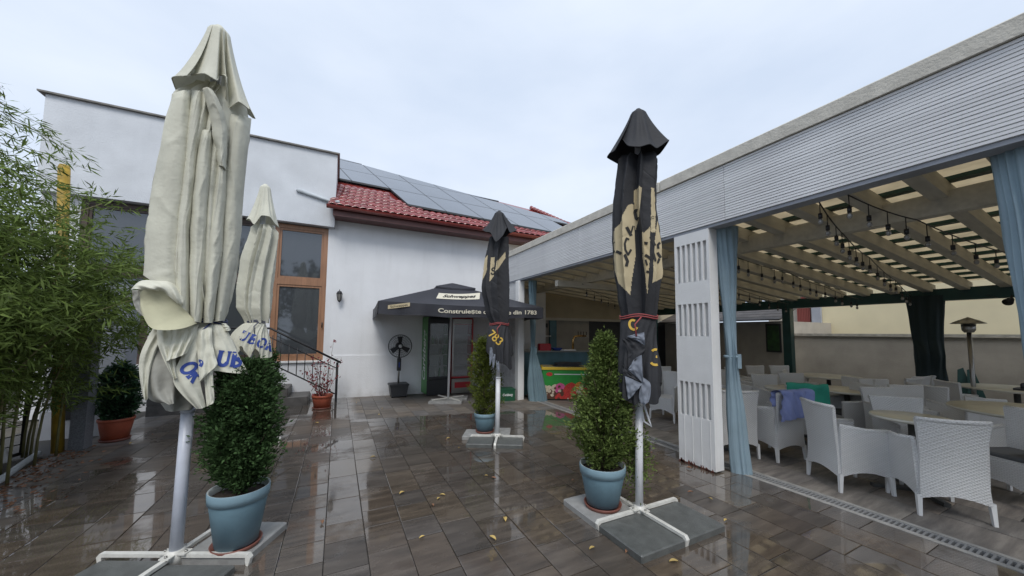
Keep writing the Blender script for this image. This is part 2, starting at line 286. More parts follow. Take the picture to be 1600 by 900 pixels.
def thing(name, label, cat, loc=(0, 0, 0), rot=0, group=None): return link(name, None, None, loc, rot, label, cat, group)
def copy_tree(o, parent=None):
    c = o.copy(); col.objects.link(c)
    if parent: c.parent = parent
    for ch in o.children: copy_tree(ch, c)
    return c
def arrmesh(name, verts, faces, matname, smooth=False):    # numpy arrays, faces (n,k)
    me = bpy.data.meshes.new(name); nv, nf, k = len(verts), len(faces), faces.shape[1]
    me.vertices.add(nv); me.vertices.foreach_set('co', verts.astype(np.float32).ravel())
    me.loops.add(nf*k); me.loops.foreach_set('vertex_index', faces.astype(np.int32).ravel())
    me.polygons.add(nf); me.polygons.foreach_set('loop_start', np.arange(0, nf*k, k, dtype=np.int32)); me.polygons.foreach_set('loop_total', np.full(nf, k, dtype=np.int32))
    me.materials.append(M[matname]); me.update(calc_edges=True)
    if smooth: me.polygons.foreach_set('use_smooth', np.ones(nf, bool))
    return me
def leafcloud(name, pos, dirs, ln, wd, matname, bend=.25):
    """leaves: each a folded 4-tri blade from pos along dirs"""
    n = len(pos); dirs = dirs/np.linalg.norm(dirs, axis=1)[:, None]
    a = rng.normal(size=(n, 3)); side = np.cross(dirs, a); side /= np.linalg.norm(side, axis=1)[:, None]; nrm = np.cross(side, dirs)
    ln = np.broadcast_to(np.asarray(ln, float), (n,))[:, None]; wd = np.broadcast_to(np.asarray(wd, float), (n,))[:, None]
    p0 = pos; p1 = pos+dirs*ln*.45+side*wd*.5+nrm*wd*bend; p2 = pos+dirs*ln-nrm*ln*bend*.4; p3 = pos+dirs*ln*.45-side*wd*.5+nrm*wd*bend; pm = pos+dirs*ln*.5
    v = np.stack([p0, p1, p2, p3, pm], 1).reshape(-1, 3); b = np.arange(n)[:, None]*5
    f = np.concatenate([b+np.array([[0, 1, 4]]), b+np.array([[1, 2, 4]]), b+np.array([[2, 3, 4]]), b+np.array([[3, 0, 4]])], 0)
    return arrmesh(name, v, f, matname)
def catmull(P, u):   # closed loop control points, u in 0..1
    n = len(P); x = (u % 1.0)*n; i = int(x); t = x-i
    p = [Vector(P[(i+k-1) % n]) for k in range(4)]
    return .5*((2*p[1])+(-p[0]+p[2])*t+(2*p[0]-5*p[1]+4*p[2]-p[3])*t*t+(-p[0]+3*p[1]-3*p[2]+p[3])*t**3)
def lerp_tab(tab, z):  # rows (z desc, a, b)
    if z >= tab[0][0]: return tab[0][1:]
    for i in range(len(tab)-1):
        if z >= tab[i+1][0]:
            t = (tab[i][0]-z)/(tab[i][0]-tab[i+1][0]); t = t*t*(3-2*t)*.5+t*.5
            return tuple(a+(b-a)*t for a, b in zip(tab[i][1:], tab[i+1][1:]))
    return tab[-1][1:]
# ---- lettering
def strokes_mesh(strokes, width, step=.01):
    """2D polylines -> list of quads strip verts; each stroke (pts, w)"""
    V_, F_ = [], []
    for pts, w_ in strokes:
        P = [Vector((p[0], p[1])) for p in pts]; Q = [P[0]]
        for a, b in zip(P, P[1:]):
            k = max(1, int((b-a).length/step))
            for i in range(1, k+1): Q.append(a.lerp(b, i/k))
        o = len(V_)
        for i, p in enumerate(Q):
            t = (Q[min(i+1, len(Q)-1)]-Q[max(i-1, 0)]).normalized(); nn = Vector((-t.y, t.x))
            ww = (w_(i/(len(Q)-1)) if callable(w_) else w_)*width
            V_ += [p+nn*ww*.5, p-nn*ww*.5]
        F_ += [(o+2*i, o+2*i+1, o+2*i+3, o+2*i+2) for i in range(len(Q)-1)]
    return V_, F_
def arc(cx, cy, rx, ry, a0, a1, n=18): return [(cx+rx*math.cos(R(a0+(a1-a0)*i/n)), cy+ry*math.sin(R(a0+(a1-a0)*i/n))) for i in range(n+1)]
GL = {  # serif capitals, height 1
 'T': [([(.35, 0), (.35, 1)], 1.5), ([(0, .96), (.7, .96)], .7), ([(.03, .8), (.03, 1)], .5), ([(.67, .8), (.67, 1)], .5), ([(.18, .03), (.52, .03)], .5)],
 'U': [([(.14, 1), (.14, .35)]+arc(.36, .33, .22, .29, 180, 350), 1.2), ([(.6, 1), (.6, .33), (.56, .2)], .8), ([(0, .97), (.3, .97)], .5), ([(.48, .97), (.72, .97)], .5)],
 'B': [([(.15, 0), (.15, 1)], 1.4), (arc(.2, .75, .3, .22, 90, -90), 1.0), (arc(.2, .27, .38, .24, 90, -90), 1.1), ([(0, .97), (.22, .97)], .5), ([(0, .03), (.22, .03)], .5)],
 'O': [(arc(.36, .5, .32, .46, 0, 360, 36), 1.2)],
 'R': [([(.15, 0), (.15, 1)], 1.4), (arc(.2, .74, .32, .23, 90, -90), 1.0), ([(.3, .5), (.62, .03)], 1.3), ([(0, .97), (.22, .97)], .5), ([(0, .03), (.3, .03)], .5), ([(.55, .03), (.75, .03)], .5)],
 'G': [(arc(.38, .5, .34, .46, 50, 330, 30), 1.2), ([(.62, .05), (.62, .42)], 1.1), ([(.45, .42), (.74, .42)], .5)],
 'S': [([(.62, .78)]+arc(.4, .76, .22, .2, 20, 235)+arc(.34, .28, .26, .26, 60, -170)+[(.05, .3)], 1.0)],
 'C': [(arc(.38, .5, .34, .46, 45, 320, 30), 1.1)],
 '7': [([(.05, .95), (.6, .95), (.25, 0)], 1.1)], '8': [(arc(.33, .73, .22, .22, 0, 360, 24), 1.1), (arc(.33, .26, .27, .26, 0, 360, 24), 1.1)],
 '3': [(arc(.28, .73, .25, .23, 150, -80), 1.1), (arc(.28, .26, .29, .26, 85, -150), 1.1)], '1': [([(.1, .8), (.3, 1), (.3, 0)], 1.1)],
 's': [([(.85, .95)]+arc(.5, .92, .3, .25, 10, 200)+[(.55, .5)]+arc(.42, .12, .38, .3, 40, -170), 1.0)],
 'c': [(arc(.4, .25, .3, .28, 50, 320, 16), 1)], 'h': [([(.12, .0), (.35, 1.0), (.3, 1.05), (.1, 0)], .8), (arc(.35, .3, .2, .25, 150, 0)+[(.5, .0), (.65, .05)], 1)],
}
def word_strokes(word, h, w, gap=.12, adv=.74):
    out_ = []; x = 0
    for ch in word:
        for pts, q in GL[ch]: out_.append(([((p[0]+x)*h, p[1]*h) for p in pts], q))
        x += adv+gap
    return out_, x*h
def project_print(strokes, width, org, ang, bvh, mname, name, parent, off=.005, step=.012, span=1.2):
    """print strokes onto the cloth: origin (x,z) in the front plane, rotated by ang"""
    V_, F_ = strokes_mesh(strokes, width, step); ca, sa = math.cos(ang), math.sin(ang); P = []; ok = []
    for v in V_:
        x = org[0]+v.x*ca-v.y*sa; z = org[1]+v.x*sa+v.y*ca
        h = bvh.ray_cast(Vector((x, -span, z)), Vector((0, 1, 0)))
        if h[0] is None: P.append((x, 0, z)); ok.append(False)
        else: P.append((x, h[0].y-off, z)); ok.append(True)
    b = MB(); F2 = [f for f in F_ if all(ok[i] for i in f) and max(P[i][1] for i in f)-min(P[i][1] for i in f) < .05]
    if F2: b.add(P, F2, mname, True).build(name, parent)
def text_mesh(txt, size, bold=.0, shear=0, spacing=1):
    c = bpy.data.curves.new('txt', 'FONT'); c.body = txt; c.size = size; c.offset = bold; c.shear = shear; c.space_character = spacing; c.align_x = 'CENTER'; c.align_y = 'CENTER'; c.resolution_u = 3
    o = bpy.data.objects.new('txt', c); col.objects.link(o); dg = bpy.context.evaluated_depsgraph_get()
    me = bpy.data.meshes.new_from_object(o.evaluated_get(dg)); bpy.data.objects.remove(o); return me
def text(name, txt, size, mname, parent, mtx, bold=.0, shear=0, width=None, spacing=1, mirror=False):
    me = text_mesh(txt, size, bold, shear, spacing); me.materials.clear(); me.materials.append(M[mname])
    xs = [v.co.x for v in me.vertices]; s = width/(max(xs)-min(xs)) if width else 1
    S = Matrix.Diagonal((-s if mirror else s, 1, 1, 1))
    me.transform(mtx @ S); return link(name, me, parent)
def plane_mtx(o, x, up):   # text lies in plane (x, up), origin o
    x = Vector(x).normalized(); up = Vector(up); up = (up-x*up.dot(x)).normalized(); n = x.cross(up)
    m_ = Matrix((x, up, n)).transposed().to_4x4(); m_.translation = o; return m_

# ================================================================ SETTING
MB().box((-60, -60, -.30), (80, 80, -.06), 'earth').build('ground', kind='structure')
slabmesh = {}
def slab_geo(b, w_, l_, mname, T=None, g=.006, c=.004, h=.04):
    x0, y0, x1, y1 = g/2, g/2, w_-g/2, l_-g/2
    v = [(x0, y0, -h), (x1, y0, -h), (x1, y1, -h), (x0, y1, -h), (x0, y0, -.0006), (x1, y0, -.0006), (x1, y1, -.0006), (x0, y1, -.0006), (x0+c, y0+c, 0), (x1-c, y0+c, 0), (x1-c, y1-c, 0), (x0+c, y1-c, 0)]
    f = [(8, 9, 10, 11)]+[(r_+i, r_+(i+1) % 4, r_+4+(i+1) % 4, r_+4+i) for r_ in (0, 4) for i in range(4)]
    b.add(v, f, mname, T=T)
def lay(par, x0, x1, y0, y1, pw, lens, mname, skip=None, seed=1, hide=None):
    rd = random.Random(seed); cells = []
    k = 0; x = x0
    while x < x1-.01:
        ww = min(pw, x1-x); y = y0-rd.random()*lens[0]
        while y < y1:
            l_ = rd.choice(lens); yy, ll = y, l_; y += l_
            if yy < y0: ll -= (y0-yy); yy = y0
            if yy+ll > y1: ll = y1-yy
            if ll > .03: cells.append((x, yy, ww, ll))
        x += pw
    def score(c):   # size in view: near and inside the picture first
        p = Vector((c[0]+c[2]/2, c[1]+c[3]/2, -1.55)); z = p.dot(cf)
        if z < .3: return 99
        a, b_ = 545*p.dot(cr)/z, -545*p.dot(cu)/z+482
        return p.length if (abs(a) < 860 and b_ < 960) else 60
    cells.sort(key=score); rest = MB(); n = 0
    for (x, y, a, l_) in cells:
        if score((x, y, a, l_)) >= 60: continue
        T = Matrix.Translation((x, y, rd.uniform(-.0004, .0004))) @ Matrix.Rotation(rd.uniform(-.0018, .0018), 4, 'X') @ Matrix.Rotation(rd.uniform(-.0025, .0025), 4, 'Y')
        if n < 300:
            key = (round(a, 3), round(l_, 2), mname)
            if key not in slabmesh:
                b = MB(); slab_geo(b, a, l_, mname); slabmesh[key] = b.mesh('paving_slab')
            o = link('paving_slab', slabmesh[key], par); o.matrix_basis = T; n += 1
        else: slab_geo(rest, a, l_, mname, T)
    if rest.v: rest.build('far_paving_slabs', par, kind='stuff')
crt = MB().box((-4.2, -.5, -.06), (4.1, 9.4, -.014), 'joint').build('courtyard_paving', kind='structure')
lay(crt, -3.05, 4.1, .6, 9.3, .275, (.275, .36, .45, .55), 'pavewet', seed=3)
pav = MB().box((4.32, -1.5, -.06), (12.5, 9.2, -.014), 'joint').build('pavilion_floor', kind='structure')
lay(pav, 4.32, 10.9, .2, 8.6, .45, (.45, .6, .75), 'pavedry', seed=5)
# drain channel along the pavilion edge
dr = thing('drain_channel', 'slotted drainage channel with pale concrete edges running along the pavilion opening', 'drain', (4.1, 0, 0))
MB().box((0, -.6, -.05), (.045, 7.2, .004), 'drain').build('concrete_edge', dr); MB().box((.175, -.6, -.05), (.22, 7.2, .004), 'drain').build('concrete_edge', dr)
b = MB(); b.box((.045, -.6, -.05), (.175, 7.2, -.03), 'black'); b.box((.046, -.6, -.03), (.062, 7.2, 0), 'grate'); b.box((.158, -.6, -.03), (.174, 7.2, 0), 'grate')
for i in range(240): b.box((.062, -.59+i*.0325, -.03), (.158, -.59+i*.0325+.014, -.001), 'grate')
b.build('grate', dr)

# ================================================================ RED-ROOFED HOUSE (local x along wall, y backwards)
hs = thing('white_house', 'white plastered house with red tiles and solar panels on its roof', 'house', (-.15, 9.25, 0), R(-6))
MB().prism([(0, -.03), (5.6, -.03), (5.6, 4.2), (0, 4.4)], 'y', 0, .25, 'plaster').build('wall', hs)
MB().box((0.01, -.022, -.03), (5.0, 0, .98), 'plaster').build('plinth', hs)
def rz(x, y): return 4.42+.7*(y+.5)-.035*x
b = MB(); b.prism([(0, 4.19), (7.4, 3.95), (7.4, 4.12), (0, 4.34)], 'y', -.47, -.445, 'eave'); b.build('fascia_board', hs)
MB().add([(0, -.445, 4.2), (7.4, -.445, 3.96), (7.4, .02, 3.97), (0, .02, 4.21)], [(0, 3, 2, 1)], 'eave').build('soffit', hs)
def gut(u, v):
    x = -.12+7.5*u; a = PI*v; return (x, -.55-.062*math.cos(a), rz(x, -.5)-.03-.075*math.sin(a))
MB().grid(gut, 24, 8, 'tile').build('gutter', hs)
MB().add([(-.1, -.5, rz(-.1, -.5)-.03), (7.0, -.5, rz(7, -.5)-.03), (6.88, 1.04, rz(6.88, 1.04)-.03), (6.1, 2.02, rz(6.1, 2.02)-.03), (-.47, 3.71, rz(-.47, 3.71)-.03), (7.0, 5, 4), (-.5, 5, 4)],
         [(0, 1, 2, 3, 4), (3, 2, 1, 5), (4, 3, 5, 6)], 'tile').build('roof', hs)
# barrel tiles, each row steps down over the next
tw, tl = .165, .30
def tile_geo(m_):
    b = MB(); n = 6; v = []; 
    for (y, dz) in ((-.02, .035), (tl+.03, .0)):
        for i in range(n+1):
            x = tw*i/n; v.append((x, y*.82, dz+y*.574+ .030*math.sin(PI*i/n)**.8 if 0 < i < n else dz+y*.574))
    lip = [(tw*i/n, -.02*.82, v[i][2]-.018) for i in range(n+1)]
    f = [(i, i+1, n+2+i, n+1+i) for i in range(n)]+[(2*n+2+i, 2*n+3+i, i+1, i) for i in range(n)]
    b.add(v+lip, f, 'tile', True); return b.mesh('roof_tile')
tm = tile_geo(M['tile']); cnt = 0
for rrow in range(6):
    for i in range(43):
        x = -.1+i*tw; y = -.5+rrow*tl*.82
        if rrow > 1 and x > 2.0 and x < 6.0: continue
        if rrow > 3 and x > 1.2: continue
        if cnt >= 290: break
        o = link('roof_tile', tm, hs, (x, y, rz(x, y)+.0)); cnt += 1
# solar array: rows of panels in a slanting grid, the top cut by the ridge line
def rp3(p, h): return Vector((p.x, p.y, rz(p.x, p.y)+h))
def panel(c0, c1, c2, c3, name='solar_panel'):
    P = [rp3(c, .10) for c in (c0, c1, c2, c3)]; Q = [rp3(c, .055) for c in (c0, c1, c2, c3)]; cen = sum(P, Vector())/4
    I = [p.lerp(cen, .016)+Vector((0, 0, .002)) for p in P]
    b = MB(); b.add(P+Q+I, [(0, 1, 5, 4)[::-1], (1, 2, 6, 5)[::-1], (2, 3, 7, 6)[::-1], (3, 0, 4, 7)[::-1], (0, 1, 9, 8), (1, 2, 10, 9), (2, 3, 11, 10), (3, 0, 8, 11)], 'dark')
    b.add(I, [(0, 1, 2, 3)], 'solar'); b.build(name, hs)
ytop = lambda x: 3.60-(x+.47)*.352
def sxy(cx, y): return cx-.42*(y-.1)
edge = lambda x: .10-(x-1.6)*.085     # lower edge drifts down to the right
prow = [0, 1.06, 2.12, 3.18, 4.24]
for j in range(4):
    for i in range(-1, 9):
        if j == 0 and i < 1: continue
        x0, x1 = .62+i*1.0, .62+(i+1)*1.0-.012; y0, y1 = prow[j], prow[j+1]-.012
        cs = [Vector((sxy(x0, y0), y0)), Vector((sxy(x1, y0), y0)), Vector((sxy(x1, y1), y1)), Vector((sxy(x0, y1), y1))]
        for c_ in cs: c_.y += edge(c_.x)
        if cs[0].x > 6.6 or cs[1].x < -.5: continue
        for a_, b_ in ((0, 3), (1, 2)):
            if cs[b_].y > ytop(cs[b_].x): t_ = max(.0, (ytop(cs[a_].x)-cs[a_].y)/max(.01, cs[b_].y-cs[a_].y-(ytop(cs[b_].x)-ytop(cs[a_].x)))); cs[b_] = cs[a_].lerp(cs[b_], min(1, t_))
        if (cs[3]-cs[0]).length < .08 and (cs[2]-cs[1]).length < .08: continue
        if (cs[2]-cs[1]).length < .02: cs[2] = cs[1]+Vector((-.01, .02))
        panel(*cs)
# hip ridge to the right
b = MB()
for i in range(16):
    p = Vector((6.0, 2.05)).lerp(Vector((7.2, .4)), i/16); q = Vector((6.0, 2.05)).lerp(Vector((7.2, .4)), (i+1.1)/16)
    b.tube([rp3(p, .05), rp3(q, .02)], .07, 'tile', 8)
b.build('ridge_tiles', hs)
# wall lantern
def lantern(x, y, z, rot, label):
    t = thing('wall_lantern', label, 'lantern', (x, y, z), rot)
    MB().box((-.035, -.015, -.10), (.035, 0, .12), 'black').build('back_plate', t)
    b = MB(); b.tube([(0, -.01, .06), (0, -.06, .12), (0, -.11, .13)], .008, 'black', 6); b.tube([(0, -.11, .12), (0, -.11, .16)], [.012, .002], 'black', 6)
    b.lathe([(.001, .13), (.045, .10), (.068, .055), (.062, .05)], 'black', 8, (0, -.11)); b.lathe([(.035, -.11), (.02, -.135), (.001, -.15)], 'black', 8, (0, -.11))
    for k in range(6):
        a = k*PI/3; b.tube([(.062*math.cos(a), -.11+.062*math.sin(a), .05), (.035*math.cos(a), -.11+.035*math.sin(a), -.11)], .005, 'black', 4)
    b.build('cage', t); MB().lathe([(.056, .05), (.032, -.105)], 'bulb', 8, (0, -.11)).build('glass', t)
lantern(.02, 9.205, 2.38, R(-6), 'small black lantern on the white wall right of the tall window')

# ================================================================ FLAT-ROOFED BUILDING
fb = thing('flat_roofed_building', 'grey-white flat roofed building with tall wood-framed windows and dark coping, left of the yard', 'building', (0, 0, 0))
MB().box((-4.85, 9.10, 4.0), (-.16, 14, 5.76), 'parapet').build('parapet', fb)
b = MB(); b.box((-4.93, 9.04, 5.762), (-.11, 14, 5.792), 'coping'); b.build('coping', fb)
WX = [(-4.35, -3.3), (-3.02, -1.62), (-1.34, -.28)]; zb, zt = .88, 3.98
b = MB()
b.box((-4.85, 9.25, -.03), (-.15, 9.45, zb), 'plaster')
xs = [-4.85]+[q for wv in WX for q in wv]+[-.15]
for i in range(0, len(xs), 2): b.box((xs[i], 9.25, zb), (xs[i+1], 9.45, 4.0), 'plaster')
b.build('wall', fb)
MB().box((-4.8, 9.9, .0), (-.2, 10, 4), 'darkwood').build('inner_wall', fb)
for i, (a, c) in enumerate(WX):
    t = MB(); m_ = 'wood' if i == 2 else 'darkwood'; y0, y1 = 9.27, 9.36
    t.box((a, y0, zb), (a+.09, y1, zt), m_); t.box((c-.09, y0, zb), (c, y1, zt), m_); t.box((a+.09, y0, zt-.09), (c-.09, y1, zt), m_); t.box((a+.09, y0, zb), (c-.09, y1, zb+.10), m_); t.box((a+.09, y0, 2.60), (c-.09, y1, 2.74), m_)
    if i == 1: t.box(((a+c)/2-.05, y0, zb+.10), ((a+c)/2+.05, y1, 2.60), m_)
    win = t.build('window', fb)
    s_ = MB()
    for (z0, z1) in ((zb+.10, 2.60), (2.74, zt-.09)):
        s_.box((a+.092, 9.285, z0+.002), (a+.135, 9.33, z1-.002), m_); s_.box((c-.135, 9.285, z0+.002), (c-.092, 9.33, z1-.002), m_); s_.box((a+.135, 9.285, z1-.05), (c-.135, 9.33, z1-.002), m_); s_.box((a+.135, 9.285, z0+.002), (c-.135, 9.33, z0+.05), m_)
    s_.build('sash', win)
    for (z0, z1) in ((zb+.15, 2.55), (2.79, zt-.14)): MB().box((a+.135, 9.31, z0), (c-.135, 9.32, z1), 'mirror' ).build('pane', win)
    MB().box((a-.03, 9.20, zb-.04), (c+.03, 9.27, zb-.002), 'white').build('sill', win)
    if i == 2: MB().tube([(c-.05, 9.262, 1.75), (c-.05, 9.235, 1.75), (c-.05, 9.235, 1.63)], .011, 'black', 6).build('handle', win)
b = MB(); b.tube([(-.95, 9.07, 4.74), (-.30, 9.07, 4.60), (-.18, 9.05, 4.575), (-.10, 8.75, 4.50)], .038, 'pvc', 10); b.build('downpipe', fb)
# engaged pillars at the left
pl = MB().box((-3.00, 6.56, -.03), (-2.86, 6.74, 2.10), 'granite').build('gate_pillar', label='speckled grey granite gate pillar beside the yellow post', cat='pillar')
pl2 = thing('rendered_pillar', 'pale grey rendered pillar with dark downpipe behind the terracotta pot', 'pillar', (-3.25, 7.6, 0))
MB().box((-.42, -.15, -.03), (.36, .2, 2.25), 'greycol').build('shaft', pl2); MB().box((-.22, -.20, .25), (-.10, -.15, 2.2), 'black').build('downpipe', pl2); MB().box((-.44, -.19, -.03), (.30, -.152, .38), 'greycol').build('base', pl2)
lantern(-3.12, 7.44, 1.95, R(0), 'black half-round lantern on the grey pillar behind the bamboo')
# yellow post, mesh gate
yp = thing('yellow_post', 'weathered yellow steel post rising out of the bamboo by the mesh gate', 'post', (-3.11, 6.62, 0))
b = MB(); b.tube([(0, 0, -.03), (-.11, .03, 1.8), (-.22, .06, 3.68)], .055, 'yellow', 16); b.build('post', yp); MB().lathe([(.056, 3.68), (.045, 3.72), (.001, 3.735)], 'yellow', 16, (-.22, .06)).build('cap', yp)
gt_ = thing('mesh_gate', 'dark welded wire mesh gate under the bamboo at the left edge', 'gate', (-3.25, 6.6, 0), R(0))
def gp(s_, z): return (-.10-.75*s_, -.1-2.4*s_, z)     # recedes towards the viewer on the left
fr = MB(); fr.tube([gp(0, .05), gp(0, 2.0), gp(1, 2.0), gp(1, .05), gp(0, .05)], .022, 'black', 8); fr.build('frame', gt_)
for i in range(1, 12): MB().tube([gp(i/12, .07), gp(i/12, 1.98)], .009, 'black', 6).build('upright_bar', gt_)
for i in range(1, 17): MB().tube([gp(0, .05+i*.115), gp(1, .05+i*.115)], .007, 'black', 6).build('cross_wire', gt_)
MB().box((-.60, -.55, -.04), (-.42, -.35, 1.9), 'yellow').build('back_post', gt_)
nb = thing('neighbour_building', 'pale neighbouring building seen through the mesh gate', 'building', (-8, 6, 0))
MB().box((-3, -10, -.06), (0, 9, 1.7), 'plaster').build('wall', nb); MB().box((-3.1, -10.1, 1.70), (.15, 9.1, 1.84), 'eave').build('roof', nb)
rk = MB()
rk.grid(lambda u, v: ((lambda d_, k: (d_.x*k, d_.y*k*.8, max(-.02, d_.z*k*.8)))(Vector((math.cos(2*PI*u)*math.sin(PI*v), math.sin(2*PI*u)*math.sin(PI*v), math.cos(PI*v))), .2+.06*noise.noise(Vector((math.cos(2*PI*u)*2, math.sin(2*PI*u)*2, v*3+.3))))), 12, 8, 'rock', True)
rk.build('rock', loc=(-3.42, 6.1, .08), label='white rough rock at the foot of the mesh gate', cat='rock')
MB().tube([(-2.62, 3.9, .03), (-2.97, 5.5, .03), (-3.22, 6.5, .03)], .032, 'pvc', 10).build('edging_pipe', label='pale plastic pipe edging the planted bed at far left', cat='pipe')
MB().box((-6, 1.5, -.05), (-3.06, 6.5, -.012), 'earth').build('planting_bed', kind='structure')

# stairs and railing
stt = thing('entrance_stairs', 'dark stone entrance steps against the white plinth, behind the round shrubs', 'stairs', (0, 0, 0))
for k in range(4):
    MB().bbox((-3.0, 8.55, k*.19-.03 if k == 0 else k*.19+.001), (-.5-.36*k, 9.24, (k+1)*.19), 'stairm', .012).build('step', stt)
rl_ = thing('stair_railing', 'black iron stair railing sloping down to a square post', 'railing', (0, 8.75, 0))
hp = lambda x, z: (x, 0, z)
b = MB(); b.box((.0, -.025, 0), (.05, .025, .86), 'black'); b.build('newel_post', rl_)
MB().tube([hp(.10, .85), hp(-.78, 1.34), hp(-1.25, 1.60), hp(-2.4, 1.60)], .022, 'black', 8).build('top_rail', rl_)
MB().tube([hp(0, .17), hp(-1.26, .90), hp(-2.4, .90)], .014, 'black', 8).build('bottom_rail', rl_)
for i in range(1, 16):
    x = -.15*i; zl = .17-.58*x if x > -1.26 else .90; zt_ = .80-.555*x if x > -1.25 else 1.59
    MB().tube([hp(x, zl), hp(x, zt_-.01)], .009, 'black', 6).build('baluster', rl_)
b = MB(); b.tube([hp(0, .74), hp(-1.26, 1.42), hp(-2.4, 1.42)], .011, 'black', 6); b.build('middle_rail', rl_)

# ================================================================ PAVILION
pv = thing('slatted_pavilion', 'long open pavilion with white slatted fascia, concrete cap and sloping rafters, right side', 'pavilion', (0, 0, 0))
seams = [(-1.2, 2.35), (2.355, 5.0), (5.005, 7.45), (7.455, 9.1)]
NS = 22; sz = (3.46-2.83)/NS
def slatmesh(l_):
    b = MB(); v = [(0, 0, 0), (0, l_, 0), (0, l_, sz), (0, 0, sz)]
    pts = [(-.004, .001), (-.011, .0025), (-.011, sz-.005), (-.004, sz-.0035), (.02, sz-.003), (.02, .001)]
    b.prism([(p[0], p[1]) for p in pts], 'y', 0, l_, 'slat'); return b.mesh('fascia_slat')
for (a, c) in seams:
    me = slatmesh(c-a)
    for k in range(NS): link('fascia_slat', me, pv, (3.83+random.uniform(-.0015, .0015), a, 2.83+k*sz))
MB().box((3.852, -1.2, 2.80), (3.93, 9.1, 3.455), 'dark').build('fascia_backing', pv)
MB().box((3.835, -1.2, 2.795), (3.99, 9.1, 2.829), 'greycol').build('fascia_soffit', pv)
for (a, c) in ((-1.2, 3.2), (3.204, 9.3)): MB().bbox((3.79, a, 3.462), (4.13, c, 3.60), 'concrete', .012).build('cap_slab', pv)
# side slatted infill between far post and house
b0 = slatmesh(1.58)
for k in range(98): link('side_slat', b0, pv, (3.87, 7.46, .02+k*sz))
MB().box((3.892, 7.46, 0), (3.92, 9.05, 2.8), 'dark').build('side_backing', pv)
MB().bbox((3.80, 7.27, -.02), (3.96, 7.45, 2.793), 'white', .012).build('corner_post', pv)
# slotted column
cm = thing('slotted_column', 'white wooden column with three rows of vertical slots, stained at its foot', 'column', (3.83, 2.56, 0))
G3 = [(2.19, 2.66), (1.53, 1.92), (.575, .978)]; yy0, yy1 = .0, .465
zs = [0.02]+[q for g_ in reversed(G3) for q in g_]+[2.793]
for i in range(0, len(zs), 2):
    for k in range(1): MB().box((0, yy0, zs[i]), (.03, yy1, zs[i+1]), 'white').build('panel', cm)
sw = .046; bwid = (yy1-.066-6*sw)/5
for (z0, z1) in G3:
    MB().box((0, 0, z0+.001), (.03, .033, z1-.001), 'white').build('stile', cm); MB().box((0, yy1-.033, z0+.001), (.03, yy1, z1-.001), 'white').build('stile', cm)
    for k in range(6):
        if k < 5: y = .033+sw*(k+1)+bwid*k; MB().box((0, y, z0+.001), (.03, y+bwid, z1-.001), 'white').build('slat', cm)
    MB().box((.058, .029, z0-.05), (.066, yy1-.029, z1+.05), 'white').build('inner_panel', cm)
for k in range(4): MB().box((-.004, .05+k*.11, .02), (.0, .052+k*.11, .57), 'chairleg').build('board_seam', cm)
b = MB(); b.box((.032, .0, .02), (.15, .028, 2.793), 'white'); b.box((.032, yy1-.028, .02), (.15, yy1, 2.793), 'white'); b.box((.122, .03, .02), (.15, yy1-.03, 2.793), 'white'); b.build('box_shaft', cm)
rd = random.Random(4); b = MB()
for k in range(26):
    y = rd.uniform(0, .45); h = rd.uniform(.01, .06); b.add([(-.003, y, .0), (-.003, y+rd.uniform(.01, .04), .0), (-.003, y+.02, h), (-.003, y, h*.6)], [(3, 2, 1, 0)], 'saucer')
b.build('rot_stain', cm)
# structure: near beam, rafters, purlins, roof
def rbot(x): return 2.875-(x-3.95)*.087
YR = [-.665+.425*k for k in range(23)]
MB().box((4.84, -1.2, 2.66), (4.96, 9.0, 2.86), 'rafter').build('main_beam', pv)
for y in YR:
    MB().prism([(3.94, rbot(3.94)), (9.75, rbot(9.75)), (9.95, rbot(9.95)+.08), (9.95, rbot(9.95)+.15), (3.94, rbot(3.94)+.15)], 'y', y-.055, y+.055, 'rafter').build('rafter', pv)
x = 3.99
while x < 9.9:
    MB().box((x, -1.2, rbot(x)+.152), (x+.11, 8.9, rbot(x)+.19), 'green').build('purlin', pv); x += .43
def roofs(u, v):
    x = 3.95+6.1*u; y = -1.2+10.2*v; return (x, y, rbot(x)+.205)
b = MB(); b.grid(roofs, 1, 1, 'roofpanel'); b.build('roof_sheet', pv)
MB().box((9.80, -1.5, 2.20), (9.95, 8.9, 2.42), 'green').build('back_beam', pv)
for y in (4.55, 8.6): MB().box((9.80, y, -.03), (9.96, y+.17, 2.199), 'green').build('back_post', pv)
MB().box((9.80, .72, -.03), (9.96, .89, 2.199), 'green').build('back_post', pv)
MB().box((4.0, 5.93, 2.52), (9.8, 6.03, 2.64), 'rafter').build('tie_beam', pv); MB().box((6.0, 5.94, 2.641), (6.08, 6.02, 2.80), 'rafter').build('strut', pv)

